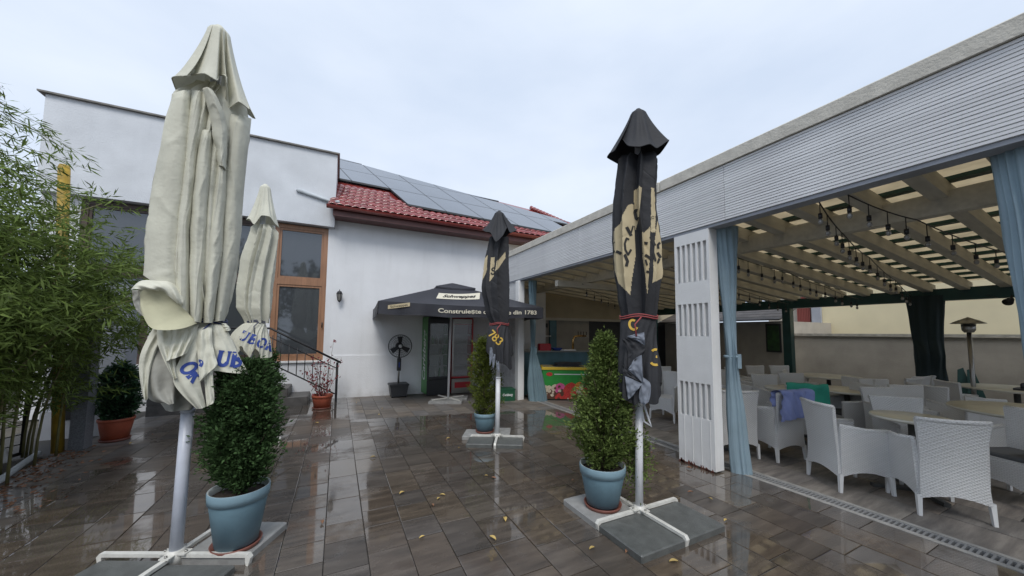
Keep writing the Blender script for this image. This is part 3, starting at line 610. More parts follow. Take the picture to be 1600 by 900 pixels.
# curtains
def curtain(name, label, path_w, top, tie, bot, mname, loc, rot, dia=.045, folds=9, ties=True, seed=0, group=None, lean=0):
    """path: widths at top/tie/bottom"""
    rd = random.Random(seed); ph = rd.random()*6; t = thing(name, label, 'curtain', loc, rot, group)
    def wd(z):
        if z > tie: k = (z-tie)/(top-tie); return path_w[1]+(path_w[0]-path_w[1])*(k**1.3), path_w[4]*k
        k = (tie-z)/(tie-bot); return path_w[1]+(path_w[2]-path_w[1])*math.sin(k*PI/2), path_w[3]*k**1.3
    def fn(u, v):
        z = top+(bot-top)*v; w_, sh = wd(z); a = 2*PI*u
        aw = a+.12*math.sin(2*a+ph)+.07*math.sin(5*a+ph*2)+.05*math.sin(4*v+3*a)
        r_ = 1+.55*(abs(((folds*aw/PI+ph) % 2)-1)*2-1)+.08*math.sin(2.3*folds*a+v*5)
        edge = .30 if abs(z-tie) > .3 else .30+.5*(1-abs(z-tie)/.3)
        r_ += .35*noise.noise(Vector((math.cos(a)*3, math.sin(a)*3, z*2.5+seed)))
        return (math.cos(a)*w_*.5*(1+.06*(r_-1))+sh+.012*noise.noise(Vector((z*2, a, seed))), math.sin(a)*(.35*w_+dia)*.5*(1+.5*(r_-1))*edge*3+.25*dia*(r_-1), z)
    b = MB(); b.grid(fn, folds*14, 40, mname, True); b.build('cloth', t)
    if ties:
        b = MB(); b.tube([(math.cos(a)*(path_w[1]*.5+.018), math.sin(a)*(path_w[1]*.42+.03), tie) for a in [2*PI*i/20 for i in range(21)]], .016, mname, 8)
        b.box((path_w[1]*.4, -.07, tie-.13), (path_w[1]*.4+.04, -.05, tie+.03), mname); b.build('tie_back', t)
    return t
curtain('tied_curtain', 'light blue curtain tied back beside the slotted white column', (.26, .10, .21, .06, -.02), 2.82, 1.30, .0, 'curtain', (4.09, 2.50, 0), R(-45), folds=13, seed=1)
curtain('tied_curtain', 'pale blue gathered curtain at the top right corner of the pavilion opening', (.46, .30, .34, .0, -.0), 2.86, 1.0, .0, 'curtain', (4.05, .40, 0), R(-90), folds=17, ties=False, seed=2)
curtain('tied_curtain', 'grey blue curtain tied back at the far white corner post', (.20, .10, .42, .12, -.02), 2.78, 1.2, .0, 'tealcur', (4.07, 7.05, 0), R(-26), folds=12, seed=3)
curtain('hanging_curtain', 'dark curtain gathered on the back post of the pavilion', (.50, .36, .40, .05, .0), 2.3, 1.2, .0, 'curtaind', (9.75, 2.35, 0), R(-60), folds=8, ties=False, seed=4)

# back structures
bw = thing('boundary_wall', 'grey rendered boundary wall behind the dining chairs with a flat coping', 'wall', (0, 0, 0))
MB().box((10.9, -6, -.06), (11.1, 9.3, 1.54), 'offwall').build('wall', bw); MB().box((10.86, -6, 1.542), (11.14, 5.28, 1.60), 'concrete').build('coping', bw)
nb2 = thing('cream_building', 'sunlit cream building wall rising behind the boundary wall', 'building', (0, 0, 0))
MB().box((13, -.6, -.06), (16, 5.35, 4.6), 'sunwall').build('wall', nb2); MB().box((12.95, -2.4, -.06), (16, -.604, 4.5), 'greycol').build('side_wall', nb2); MB().box((12.9, 5.2, -.06), (12.99, 5.42, 4.6), 'greycol').build('pilaster', nb2)
rs = thing('red_shuttered_annex', 'dark annex with red ribbed shutter above a black opening, left of the cream wall', 'annex', (13, 5.46, 0))
MB().box((0, 0, -.06), (2, 1.2, 4), 'offwall').build('wall', rs); MB().box((-.03, .02, 1.55), (-.002, .36, 1.92), 'black').build('opening', rs)
for k in range(8): MB().box((-.05, .02+k*.043, 1.93), (-.002, .055+k*.043, 2.75), 'redsh').build('shutter_rib', rs)
sh = thing('tiled_shed', 'low whitish shed with dark tiled roof at the far end of the pavilion', 'shed', (10.4, 4.9, 0))
MB().box((0, 0.1, -.06), (3, 4.2, 1.92), 'offwall').build('wall', sh)
shm = MB().box((0, 0, 0), (.27, .15, .03), 'foilroof').mesh('roof_tile')
for i in range(4):
    for k in range(28):
        o = link('roof_tile', shm, sh, (-.35+i*.22, .0+k*.152, 1.93+i*.085)); o.rotation_euler = (0, R(-20), 0)
fp = MB().box((-.03, 0.14, 1.10), (-.002, .50, 1.85), 'black').build('picture_frame', sh); MB().box((-.036, .18, 1.14), (-.031, .46, 1.81), 'picture').build('picture', fp)
be = thing('bar_back_wall', 'beige upper and whitish lower back wall behind the bar counter', 'wall', (4.0, 9.1, 0), R(-4))
MB().box((0, 0, 2.0), (7.2, .1, 3.6), 'beigewall').build('upper_wall', be); MB().box((0, .02, -.06), (3.2, .12, 1.999), 'offwall').build('lower_wall', be); MB().box((3.2, .02, -.06), (7.2, .12, 1.999), 'dark').build('dark_end_wall', be)  # right-hand lower section is a solid dark-coloured wall panel
MB().box((0, -.05, 1.94), (7.2, -.002, 2.02), 'rafter').build('ledge', be)
for x in (.95, 1.75): MB().box((x, -.06, 0), (x+.22, .018, 1.939), 'counter').build('teal_post', be)
for x in (.75, 1.45): MB().box((x, -.16, 1.72), (x+.16, .018, 1.84), 'dark').build('speaker', be)
MB().box((0.1, -.20, 1.45), (.8, .018, 1.48), 'white').build('shelf', be); MB().box((1.2, -.20, 1.45), (1.7, .018, 1.48), 'white').build('shelf', be)
# bar
bc = thing('bar_counter', 'blue-green bar counter behind the ice cream freezer', 'counter', (4.2, 7.88, 0), R(-15))
MB().box((0, 0, -.02), (3.2, .55, 1.06), 'counter').build('front', bc); MB().bbox((-.03, -.05, 1.062), (3.23, .6, 1.10), 'countertop', .008).build('top', bc)
bt = thing('beer_tap', 'brass curved beer tap on the bar counter', 'tap', (5.62, 7.62, 1.10))
MB().tube([(0, 0, 0), (0, 0, .28), (.05, 0, .36), (.16, 0, .38), (.42, 0, .38)], .028, 'brass', 10).build('pipe', bt)
for k in range(4): b = MB(); b.tube([(.16+k*.09, -.02, .38), (.16+k*.09, -.06, .33)], .008, 'chrome', 6); b.tube([(.16+k*.09, -.02, .40), (.16+k*.09, -.02, .50)], .010, 'blackprint', 6); b.build('tap_handle', bt)
MB().bbox((-.16, -.1, 0), (.16, .1, .18), 'redp', .02).build('storage_box', loc=(4.85, 7.82, 1.10), rot=R(-15), label='dark red box standing on the bar counter', cat='box')
MB().lathe([(.001, 0), (.09, .0), (.15, .07), (.14, .07), (.08, .01), (.001, .01)], 'navy', 20).build('bowl', loc=(5.15, 7.68, 1.10), label='dark blue bowl on the bar counter right of the red box', cat='bowl')
b = MB(); b.bbox((-.2, -.1, 0), (.2, .1, .03), 'whitep', .008); b.build('napkin_stack', loc=(5.42, 7.58, 1.10), label='flat white stack of napkins on the bar counter near the tap', cat='napkins')

# ================================================================ SMALLER THINGS AT THE BACK
def fridge(label, loc, rot, side, w_=.56, d_=.5, h_=1.93, red=False):
    t = thing('drinks_fridge', label, 'fridge', loc, rot)
    b = MB(); b.box((0, .04, .05), (.03, d_, h_), side); b.box((w_-.03, .04, .05), (w_, d_, h_), side); b.box((.03, d_-.03, .05), (w_-.03, d_, h_), 'fridgein'); b.box((.03, .04, .05), (w_-.03, d_-.03, .40), 'dark'); b.box((.03, .04, h_-.18), (w_-.03, d_-.03, h_), 'dark' if not red else 'redp'); b.build('cabinet', t)
    for z in (.42, .70, .98, 1.24, 1.48): MB().box((.032, .07, z), (w_-.032, d_-.04, z+.012), 'shelf').build('shelf', t)
    b = MB(); m_ = 'dark' if not red else 'steel'
    b.box((0, 0, .40), (.04, .036, h_-.04), m_); b.box((w_-.04, 0, .40), (w_, .036, h_-.04), m_ if not red else 'redp'); b.box((.04, 0, .40), (w_-.04, .036, .46), m_); b.box((.04, 0, h_-.16), (w_-.04, .036, h_-.04), m_ if not red else 'fridgein')
    dd = b.build('door', t); MB().box((.041, .012, .461), (w_-.041, .02, h_-.161), 'fridgeglass').build('pane', dd)
    MB().box((0.002, 0, .02), (w_-.002, .04, .38), 'dark' if not red else 'steel').build('kick_panel', t)
    return t
f1 = fridge('green sided drinks fridge with glass door, left of its twin under the open parasol', (1.985, 8.55, 0), R(5), 'greenp')
text('side_lettering', 'Carlsberg', .30, 'whitep', f1, plane_mtx((-.003, .27, .95), (0, 0, 1), (0, 1, 0)), shear=.3, width=1.25, bold=.006)
b = MB(); rd = random.Random(2)
for z in (.432, .712, .992, 1.252):
    for k in range(5):
        x = .09+k*.095; c_ = rd.choice(['fridgein', 'greenp', 'whitep', 'saucer', 'steel']); b2 = MB()
        if rd.random() < .75: b2.lathe([(.001, z+.0), (.03, z), (.03, z+.13), (.012, z+.18), (.012, z+.22), (.001, z+.22)], c_, 10, (x, .2)); b2.build('bottle', label='small drink bottle on a shelf of the green sided fridge', cat='bottle', group='bottles in the green sided fridge', loc=(1.985, 8.55, 0), rot=R(5))
f2 = fridge('red trimmed drinks fridge with glass door and half-open red tray, behind the thin black parasol', (2.60, 8.56, 0), R(2), 'redp', red=True)
MB().prism([(-.02, .0), (.0, .04), (.56, .04), (.56, .0)], 'z', .40, .44, 'redp').build('red_tray', f2)
b = MB(); b.prism([(-.0, -.16), (.55, -.12), (.55, -.002), (0, -.002)], 'z', .42, .45, 'redp'); b.build('open_flap', f2); MB().box((.08, -.012, .16), (.5, -.001, .30), 'redp').build('logo_plate', f2)
# mist fan on water tank
fn_ = thing('standing_fan', 'black misting fan on a square water tank against the white wall', 'fan', (1.36, 8.82, 0))
MB().prism([(-.17, .03), (.17, .03), (.21, .28), (-.21, .28)], 'y', -.17, .17, 'dark').build('tank', fn_); MB().bbox((-.225, -.2, .28), (.225, .2, .32), 'dark', .015).build('tank_lid', fn_)
for sx_ in (-.15, .15):
    for sy_ in (-.13, .13): MB().sphere((sx_, sy_, .02), .022, 'black', 8).build('castor', fn_)
b = MB(); b.tube([(0, 0, .32), (0, 0, .85)], .022, 'steel', 10); b.build('pole', fn_); MB().bbox((-.045, -.05, .62), (.045, .04, .92), 'dark', .01).build('control_box', fn_)
b = MB(); b.box((-.012, -.055, .70), (.012, -.05, .82), 'navy'); b.build('label_plate', fn_)
cz = 1.21; rfan = .27
b = MB()
for dy in (-.05, -.16):
    for rr_ in (.06, .11, .16, .21, .25): b.tube([(rr_*math.cos(a), dy-(.03 if dy < -.1 else -.0)*(1-rr_/.27), cz+rr_*math.sin(a)) for a in [2*PI*i/36 for i in range(37)]], .0018, 'black', 4)
    for k in range(36):
        a = 2*PI*k/36; b.tube([(.04*math.cos(a), dy-(.03 if dy < -.1 else 0), cz+.04*math.sin(a)), (rfan*math.cos(a), -.105, cz+rfan*math.sin(a))], .0016, 'black', 4)
b.tube([(rfan*math.cos(a), -.105, cz+rfan*math.sin(a)) for a in [2*PI*i/40 for i in range(41)]], .009, 'black', 6); b.build('guard', fn_)
b = MB(); b.tube([(0, -.02, cz), (0, .12, cz)], .08, 'dark', 16); b.tube([(0, -.02, cz-.05), (0, 0, .9)], .02, 'dark', 8); b.build('motor', fn_)
for k in range(3):
    a0 = 2*PI*k/3+.5; T = Matrix.Translation((0, -.10, cz)) @ Matrix.Rotation(a0, 4, 'Y')
    MB().grid(lambda u, v: (.04+.19*u, -.03*(v-.5), (v-.5)*(.06+.07*u)), 5, 3, 'dark', T=T).build('blade', fn_)
MB().tube([(0, -.2, cz), (0, -.13, cz)], [.02, .045], 'whitep', 12).build('hub', fn_)
# ice cream freezer
fz = thing('ice_cream_freezer', 'chest freezer with yellow rim and green front printed with ice cream scoops', 'freezer', (4.30, 7.02, 0), R(-27))
MB().bbox((0, 0, .03), (1.15, .6, .70), 'grn', .01).build('body', fz); MB().bbox((-.02, -.02, .702), (1.17, .62, .76), 'yel', .012).build('rim', fz); MB().box((.03, .03, .762), (1.12, .57, .775), 'fridgeglass').build('lid', fz); MB().box((.02, .02, 0), (1.13, .58, .028), 'black').build('plinth', fz)
pr_ = MB(); rd = random.Random(5)
def disc(b, cx, cz_, rx, m_, y, rz_=None):
    rz_ = rz_ or rx; n_ = 16; b.add([(cx, y, cz_)]+[(cx+rx*math.cos(2*PI*i/n_)*(1+.08*math.sin(5*i)), y, cz_+rz_*math.sin(2*PI*i/n_)*(1+.06*math.cos(3*i))) for i in range(n_)], [(0, (i+1) % n_+1, i+1)[::-1] for i in range(n_)], m_)
def clampz(b):
    b.v = [(max(.004, min(1.146, p[0])), p[1], max(.035, p[2])) for p in b.v]
L_ = [(.08, .22, .12, 'crm'), (.16, .25, .09, 'crm'), (.27, .2, .10, 'choc'), (.30, .28, .09, 'crm'), (.42, .27, .13, 'pink'), (.46, .14, .12, 'choc'), (.68, .22, .19, 'redsc'), (.86, .33, .10, 'orng'), (.92, .22, .13, 'crm'), (1.04, .24, .12, 'redsc'), (.10, .09, .10, 'choc'), (.25, .08, .10, 'choc'), (.40, .07, .10, 'redsc'), (.55, .07, .08, 'redsc'), (.72, .08, .12, 'redsc'), (.88, .07, .09, 'choc'), (1.02, .07, .09, 'pink')]
for i, (x, z, r_, m_) in enumerate(L_): disc(pr_, x, z, r_, m_, -.002-.0004*i)
for i in range(60):
    x, z, r_, m_ = L_[i % len(L_)]; disc(pr_, x+rd.uniform(-.6, .6)*r_, z+rd.uniform(-.6, .6)*r_, rd.uniform(.012, .04), rd.choice([m_, m_, m_, 'crm', 'choc']), -.0095-.0001*i)
clampz(pr_); pr_.build('front_print', fz)
b = MB(); disc(b, .17, .60, .075, 'redsc', -.003, .045); b.build('logo', fz); b = MB(); b.box((.28, -.003, .59), (1.1, -.001, .61), 'whitep'); b.build('slogan_band', fz)
for k in range(3):
    b = MB(); ph = k*1.7
    b.grid(lambda u, v: (.28+.03*k+.62*u+.02*math.sin(9*v+ph), .1+.36*v, .778+k*.03+.022*math.sin(PI*u)**.3*math.sin(PI*v)**.3+.008*math.sin(11*u+ph)), 16, 10, 'dark')
    b.grid(lambda u, v: (.28+.03*k+.62*u, .1, .778+k*.03-.0+.02*v*math.sin(PI*u)**.3), 16, 1, 'dark')
    b.build('folded_cushion', loc=(4.30, 7.02, 0), rot=R(-27), label='dark flat cushion, %s of the pile on the ice cream freezer' % ('lowest', 'middle one', 'topmost')[k], cat='cushion', group='dark cushions on the freezer')
# crate
ct = thing('drinks_crate', 'dark green plastic bottle crate by the slatted side wall', 'crate', (3.34, 7.28, 0), R(-10))
b = MB(); b.box((0, 0, .0), (.36, .02, .27), 'crate'); b.box((0, .28, 0), (.36, .30, .27), 'crate'); b.box((0, .02, 0), (.02, .28, .27), 'crate'); b.box((.34, .02, 0), (.36, .28, .27), 'crate'); b.box((.02, .02, 0), (.34, .28, .02), 'crate'); b.build('body', ct); MB().box((-.008, -.008, .24), (.368, .308, .272), 'crate').build('rim', ct)
text('crate_lettering', 'Carlsberg', .075, 'whitep', ct, plane_mtx((.18, -.003, .14), (1, 0, 0), (0, 0, 1)), shear=.3, width=.24, bold=.002)

# ================================================================ PARASOLS
def closed_parasol(name, label, base, top, body, hem, apex, tie, skirt_hem, mname, pole, arms_rot, seed, npl=7, pole_r=.036, amp=.9, nd=9, rf=.20, printpoly=None, group=None, arm=.45, cordm='cord'):
    rd = random.Random(seed); rot = -math.atan2(base[0], base[1]); t = thing(name, label, 'parasol', base, rot, group)
    ph = rd.random()*6
    # the cloth hangs in flat panels between fold lines: ridges (even) and valleys (odd), each wandering with height
    NL = 2*npl; wts = [rd.uniform(.45, 1.7) for _ in range(NL)]; tot = sum(wts); th0 = []; acc = rd.random()
    for q in wts: th0.append(acc/tot*2*PI); acc += q
    rb_ = [rd.uniform(.90, 1.0) if k % 2 == 0 else rd.uniform(.36, .76) for k in range(NL)]; sk_ = [0 if k % 2 == 0 else rd.choice((-1, 1))*rd.uniform(.1, .5)*2*PI/NL for k in range(NL)]
    NSUB = 20 if printpoly else 9
    def section(z):
        xl, xr = lerp_tab(body, z); L_ = []
        for k in range(NL):
            a = th0[k]+sk_[k]*(1+.6*noise.noise(Vector((k*5.1, z*.45, seed+9))))+.26*noise.noise(Vector((k*3.3, z*.42, seed)))*2; r_ = rb_[k]*(1+(.10 if k % 2 == 0 else .34)*noise.noise(Vector((k*7.7, z*.7, seed+3)))*1.8)
            L_.append(Vector((r_*math.sin(a), -r_*math.cos(a)*.9)))
        P = []
        for k in range(NL):
            a, c_ = L_[k], L_[(k+1) % NL]; nn = (c_-a).orthogonal(); nn = nn.normalized() if nn.length > 0 else nn
            if nn.dot(a+c_) < 0: nn = -nn
            for q in range(NSUB): f_ = q/NSUB; P.append(a.lerp(c_, f_)+nn*.014*math.sin(PI*f_))
        n_ = len(P); P = [P[i]*.76+(P[i-1]+P[(i+1) % n_])*.12 for i in range(n_)]
        mn, mx_ = min(p.x for p in P), max(p.x for p in P); k = (xr-xl)/(mx_-mn)
        return [((p.x-mn)*k+xl, p.y*k*amp) for p in P]
    NV = 300 if printpoly else 120; vv = []; NU = NL*NSUB
    for j_ in range(NV+1):
        z = body[0][0]+(body[-1][0]-body[0][0])*j_/NV
        for i_, (x, y) in enumerate(section(z)):
            w_ = .006*noise.noise(Vector((x*7, y*7, z*3+seed)))-.004*max(0, 1-abs(noise.noise(Vector((x*5+z*3.2, y*5, z*2.6+seed))))*14)+.004*noise.noise(Vector((x*16+z*9, y*16, z*11)))
            h_ = math.hypot(x, y)+1e-6; ztop_ = .05*noise.noise(Vector((x*6, y*6, seed*1.3)))*(1-j_/NV)
            vv.append((x+x/h_*w_, y+y/h_*w_, z+ztop_))
    b = MB(); b.add(vv, [(j_*NU+i_, j_*NU+(i_+1) % NU, (j_+1)*NU+(i_+1) % NU, (j_+1)*NU+i_) for j_ in range(NV) for i_ in range(NU)], mname, True)
    if printpoly:
        def inside(px, pz, P):
            c_ = False; j = len(P)-1
            for i in range(len(P)):
                if (P[i][1] > pz) != (P[j][1] > pz) and px < (P[j][0]-P[i][0])*(pz-P[i][1])/(P[j][1]-P[i][1])+P[i][0]: c_ = not c_
                j = i
            return c_
        ki = b.mi('beige')
        for i, f_ in enumerate(b.f):
            x, y, z = [sum(b.v[j][k] for j in f_)/4 for k in range(3)]
            if y < .03 and any(inside(x, z, P) for P in printpoly): b.m[i] = ki
    bvb = BVHTree.FromPolygons([Vector(p) for p in b.v], b.f); b.build('canopy', t)
    # wind cap
    ap = Vector(apex)
    def Cp(u, v):
        nh = len(hem); iu = int((u % 1)*nh); h_ = catmull(hem, u)*.45+Vector(hem[iu]).lerp(Vector(hem[(iu+1) % nh]), (u % 1)*nh-iu)*.55; s_ = v; a = Vector((h_.x-ap.x, h_.y, 0)); L__ = a.length; dr_ = a.normalized()
        rad = .062+(L__-.062)*(s_**1.15); rad *= 1-.10*math.sin(PI*s_)*(.5+.5*math.sin(u*2*PI*9+ph)); rad = max(.0, rad if s_ > .03 else .03+s_)
        zz = ap.z+(h_.z-ap.z)*(s_**.96)-(.012 if s_ > .02 else 0)
        return (ap.x+dr_.x*rad, dr_.y*rad, zz)
    b = MB(); b.grid(Cp, 160, 36, mname, True); b.tube([Cp(i_/80, 1) for i_ in range(81)], .0045, mname, 5, cap=False); b.lathe([(.034, ap.z-.004), (.02, ap.z+.012), (.001, ap.z+.016)], mname, 16, (ap.x, 0)); b.build('wind_cap', t)
    # gathered valance below the cord
    tc_, tr_ = tie   # centre x,z ; radius
    def Sk(u, v):
        a = 2*PI*u; h_ = catmull(skirt_hem, u)
        # first control point at left (-x), going round the front (-y)
        an = PI+a; p0 = Vector((tc_[0]+tr_*math.cos(an), tr_*.8*math.sin(an), tc_[1]))
        s_ = math.sin(v*PI/2)**.85; aw_ = a+.22*math.sin(2*a+ph)+.1*math.sin(5*a); tri = abs((nd*aw_/PI+ph) % 2-1)*2-1; ruff = 1+rf*tri*v**.55+.05*math.sin(2.3*nd*a+2*v)*v**.5
        x = p0.x+(h_.x-p0.x)*s_; y = p0.y+(h_.y-p0.y)*s_; z = p0.z+(h_.z-p0.z)*v**1.15
        x = tc_[0]+(x-tc_[0])*ruff; y *= ruff; x += .01*noise.noise(Vector((x*9, y*9, z*7)))
        return (x, y, z)
    b = MB(); b.grid(Sk, 280, 34, mname, True); bvs = BVHTree.FromPolygons([Vector(p) for p in b.v], b.f); b.build('valance', t)
    b = MB()
    for dz in (0, .018): b.tube([(tc_[0]+(tr_+.012)*math.cos(a), (tr_+.012)*.85*math.sin(a), tc_[1]+dz+.01*math.sin(3*a)) for a in [2*PI*i/28 for i in range(29)]], .006, cordm, 6)
    b.tube([(tc_[0]+.02, -tr_-.02, tc_[1]), (tc_[0]-.03, -tr_-.04, tc_[1]-.06), (tc_[0]-.02, -tr_-.05, tc_[1]-.16)], .006, cordm, 6)
    b.build('tie_cord', t)
    # mast
    tp = Vector(top); rr_ = pole_r
    b = MB(); j1 = tp*.27; b.tube([(0, 0, .02), tuple(j1)], rr_, pole, 20); b.build('lower_mast', t); MB().tube([tuple(j1*.985), tuple(tp*.985)], rr_*.86, pole, 16).build('upper_mast', t)
    MB().tube([tuple(j1*.985), tuple(j1*1.008)], rr_*1.1, pole, 20).build('mast_collar', t)
    b = MB(); b.tube([(0, 0, .0), (0, 0, .10)], rr_*1.35, 'ivory', 16); b.build('mast_socket', t)
    for k in range(4):
        a = arms_rot-rot+k*PI/2; T = Matrix.Rotation(a, 4, 'Z')
        b = MB(); b.box((.05, -.016, .052), (arm, .016, .074), 'ivory', T=T); b.prism([(arm, .074), (arm, .03), (arm+.008, .0), (arm+.022, .0), (arm+.034, .05), (arm+.015, .074)], 'y', -.0155, .0155, 'ivory', T=T); b.build('cross_arm', t)
        b = MB(); b.box((.028, -.032, .075), (.085, .032, .083), 'ivory', T=T); b.tube([tuple(T @ Vector((.068, 0, .083))), tuple(T @ Vector((.068, 0, .093)))], .009, 'steel', 6); b.build('bracket', t)
    return t, bvb, bvs
def base_slab(x, y, s_, rot, mname, label, group=None):
    return MB().bbox((-s_/2, -s_/2, -.001), (s_/2, s_/2, .05), mname, .008).build('concrete_slab', loc=(x, y, 0), rot=rot, label=label, cat='slab', group=group)

U1b = [(3.346, -.075, .19), (3.20, -.180, .228), (3.10, -.195, .245), (2.977, -.214, .250), (2.736, -.231, .228), (2.545, -.247, .231), (2.404, -.254, .235), (2.119, -.258, .232), (1.941, -.250, .223), (1.808, -.20, .209), (1.698, -.12, .193), (1.60, -.03, .17)]
U1h = [(-.194, 0, 3.294), (-.165, -.10, 3.27), (-.118, -.20, 3.24), (-.095, -.07, 3.33), (-.03, -.21, 3.30), (.035, -.215, 3.28), (.05, -.05, 3.42), (.085, -.20, 3.34), (.10, -.05, 3.18), (.16, -.19, 3.20), (.225, -.15, 3.19), (.20, -.06, 3.30), (.276, -.02, 3.195), (.15, .06, 3.30), (.09, .19, 3.2), (.0, .07, 3.34), (-.06, .17, 3.24), (-.15, .09, 3.22)]
U1s = [(-.15, .02, 1.30), (-.16, -.05, 1.22), (-.11, -.09, 1.25), (-.05, -.06, 1.20), (.0, -.13, 1.26), (.05, -.13, 1.20), (.10, -.12, 1.24), (.13, -.10, 1.30), (.20, -.10, 1.34), (.24, -.02, 1.33), (.22, .08, 1.35), (.10, .14, 1.25), (-.02, .15, 1.15), (-.12, .10, 1.2)]
u1, bb, bs = closed_parasol('closed_parasol', 'tall cream folded parasol with blue lettering on its skirt, nearest at left', (-.904, 3.16, 0), (.035, 0, 3.72), U1b, U1h, (.032, 0, 3.795), ((.075, 1.60), .10), U1s, 'cream', 'polegrey', R(-26), 3, npl=12, pole_r=.036, arm=.47, nd=8, rf=.10, amp=.66)
def open_cat(T_, u_):
    n_ = len(T_)-1; x = max(0, min(.99999, u_))*n_; i = int(x); f_ = x-i; p = [Vector(T_[max(0, min(n_, i+k-1))]) for k in range(4)]
    return .5*((2*p[1])+(-p[0]+p[2])*f_+(2*p[0]-5*p[1]+4*p[2]-p[3])*f_*f_+(-p[0]+3*p[1]-3*p[2]+p[3])*f_**3)
def flap(par, name, A_, B_, yt, yb, wav, nw, ph, m_='cream', words=(), bow=.03, lw=.02):
    """one hanging flap of cloth between two edge lines, with a stitched hem and a rippled surface"""
    def fn(u, v):
        p = open_cat(A_, v).lerp(open_cat(B_, v), u); y = yt+(yb-yt)*v**.7-bow*math.sin(PI*u)*(.4+.6*v)
        y += wav*math.sin(nw*PI*u+ph+1.2*v)*v**.8+.006*noise.noise(Vector((u*4+ph, v*5, ph)))*2+.003*math.sin(30*v+8*u)*(v > .9)
        return (p.x, y, p.y)
    b = MB(); b.grid(fn, 30, 30, m_); b.grid(lambda u, v: tuple(Vector(fn(u, v))+Vector((0, .005, 0))), 30, 30, m_); bv = BVHTree.FromPolygons([Vector(p) for p in b.v], b.f); o = b.build(name, par)
    for wd_, og, an, h_ in words:
        s_, _ = word_strokes(wd_, h_, 1, .06, .70); project_print(s_, lw, og, an, bv, 'navy', 'lettering', par, off=.003)
    return o
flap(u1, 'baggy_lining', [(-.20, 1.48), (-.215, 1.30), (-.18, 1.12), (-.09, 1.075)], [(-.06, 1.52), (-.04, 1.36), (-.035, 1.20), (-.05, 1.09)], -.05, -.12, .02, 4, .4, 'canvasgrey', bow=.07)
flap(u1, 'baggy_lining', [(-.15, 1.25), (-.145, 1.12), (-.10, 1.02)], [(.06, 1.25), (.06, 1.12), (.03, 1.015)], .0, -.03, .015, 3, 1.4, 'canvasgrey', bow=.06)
flap(u1, 'skirt_flap', [(-.186, 1.556), (-.231, 1.376), (-.211, 1.184), (-.19, 1.111)], [(-.117, 1.548), (-.160, 1.412), (-.180, 1.28), (-.178, 1.121)], -.08, -.14, .012, 3, 2, bow=.01)
flap(u1, 'skirt_flap', [(-.165, 1.55), (-.157, 1.468), (-.123, 1.366), (-.071, 1.238)], [(-.063, 1.555), (-.070, 1.467), (-.070, 1.388), (-.050, 1.249)], -.09, -.19, .014, 4, .3)
flap(u1, 'skirt_flap', [(-.09, 1.575), (-.098, 1.445), (-.110, 1.354)], [(.035, 1.59), (.01, 1.49), (-.015, 1.40)], -.10, -.215, .020, 6, 1.1)
flap(u1, 'skirt_flap', [(.003, 1.55), (-.040, 1.386), (-.068, 1.221), (.05, 1.042)], [(.075, 1.56), (.050, 1.36), (.060, 1.206), (.096, 1.054)], -.11, -.235, .008, 2, .2, words=(('OR', (-.050, 1.305), R(-54), .082),), bow=.02, lw=.015)
flap(u1, 'skirt_flap', [(.02, 1.56), (.035, 1.40), (.055, 1.217)], [(.10, 1.58), (.112, 1.44), (.140, 1.325)], -.115, -.225, .012, 3, 2.2, words=(('B', (.045, 1.30), R(55), .075),), bow=.02, lw=.016)
flap(u1, 'skirt_flap', [(.068, 1.50), (.076, 1.263), (.098, 1.053)], [(.101, 1.50), (.120, 1.26), (.136, 1.079)], -.14, -.24, .004, 1, .4, bow=.015)
flap(u1, 'skirt_flap', [(.085, 1.59), (.108, 1.441), (.122, 1.280)], [(.172, 1.59), (.244, 1.401), (.316, 1.24)], -.09, -.19, .010, 2, 1.0, words=(('UB', (.128, 1.315), R(-9), .10),), bow=.02, lw=.019)
flap(u1, 'skirt_flap', [(.150, 1.60), (.160, 1.575), (.168, 1.545)], [(.175, 1.60), (.195, 1.575), (.205, 1.55)], -.09, -.12, .003, 2, 1.0)
# loose panels of the folded canopy lapping over each other
def lap(par, A_, B_, edge_y, bow, seed, m_='cream', lean=0):
    def fn(u, v):
        p = open_cat(A_, v).lerp(open_cat(B_, v), u); k_ = math.sin(PI*min(1, max(0, u)))**.75; top_ = min(1, v*9+.35)
        y = edge_y-bow*k_*top_*(.75+.35*noise.noise(Vector((seed, v*2.2, 0))))-lean*u-.006*max(0, 1-abs(noise.noise(Vector((u*1.6+v*1.5, v*3.2, seed))))*7)*k_
        y += .006*noise.noise(Vector((u*4, v*6, seed)))-.035*v*(1-v)
        return (p.x+.006*noise.noise(Vector((v*7, seed, u))), y, p.y)
    b = MB(); b.grid(fn, 26, 110, m_); b.grid(lambda u, v: tuple(Vector(fn(u, v))+Vector((0, .006, 0))), 26, 40, m_); b.build('canopy_fold', par)
lap(u1, [(-.186, 3.15), (-.219, 2.803), (-.244, 2.376), (-.250, 1.90)], [(-.094, 3.195), (-.080, 2.69), (-.080, 2.188), (-.07, 1.74)], -.045, .075, 1, lean=.05)
lap(u1, [(.118, 3.126), (.116, 2.663), (.122, 2.184), (.110, 1.61)], [(.250, 3.166), (.232, 2.6), (.226, 2.106), (.168, 1.62)], -.085, .070, 2, lean=-.04)
lap(u1, [(-.091, 3.196), (-.100, 2.68), (-.112, 2.165), (-.09, 1.63)], [(-.026, 3.21), (-.034, 2.567), (-.040, 2.154), (-.01, 1.61)], -.09, .085, 3)
lap(u1, [(.070, 2.80), (.045, 2.31), (.047, 1.94), (.055, 1.60)], [(.124, 2.82), (.130, 2.327), (.124, 1.948), (.105, 1.60)], -.10, .080, 4)
lap(u1, [(-.030, 2.93), (-.045, 2.475), (-.040, 2.065), (-.01, 1.61)], [(.036, 2.95), (.040, 2.4), (.046, 1.984), (.045, 1.60)], -.11, .075, 5)
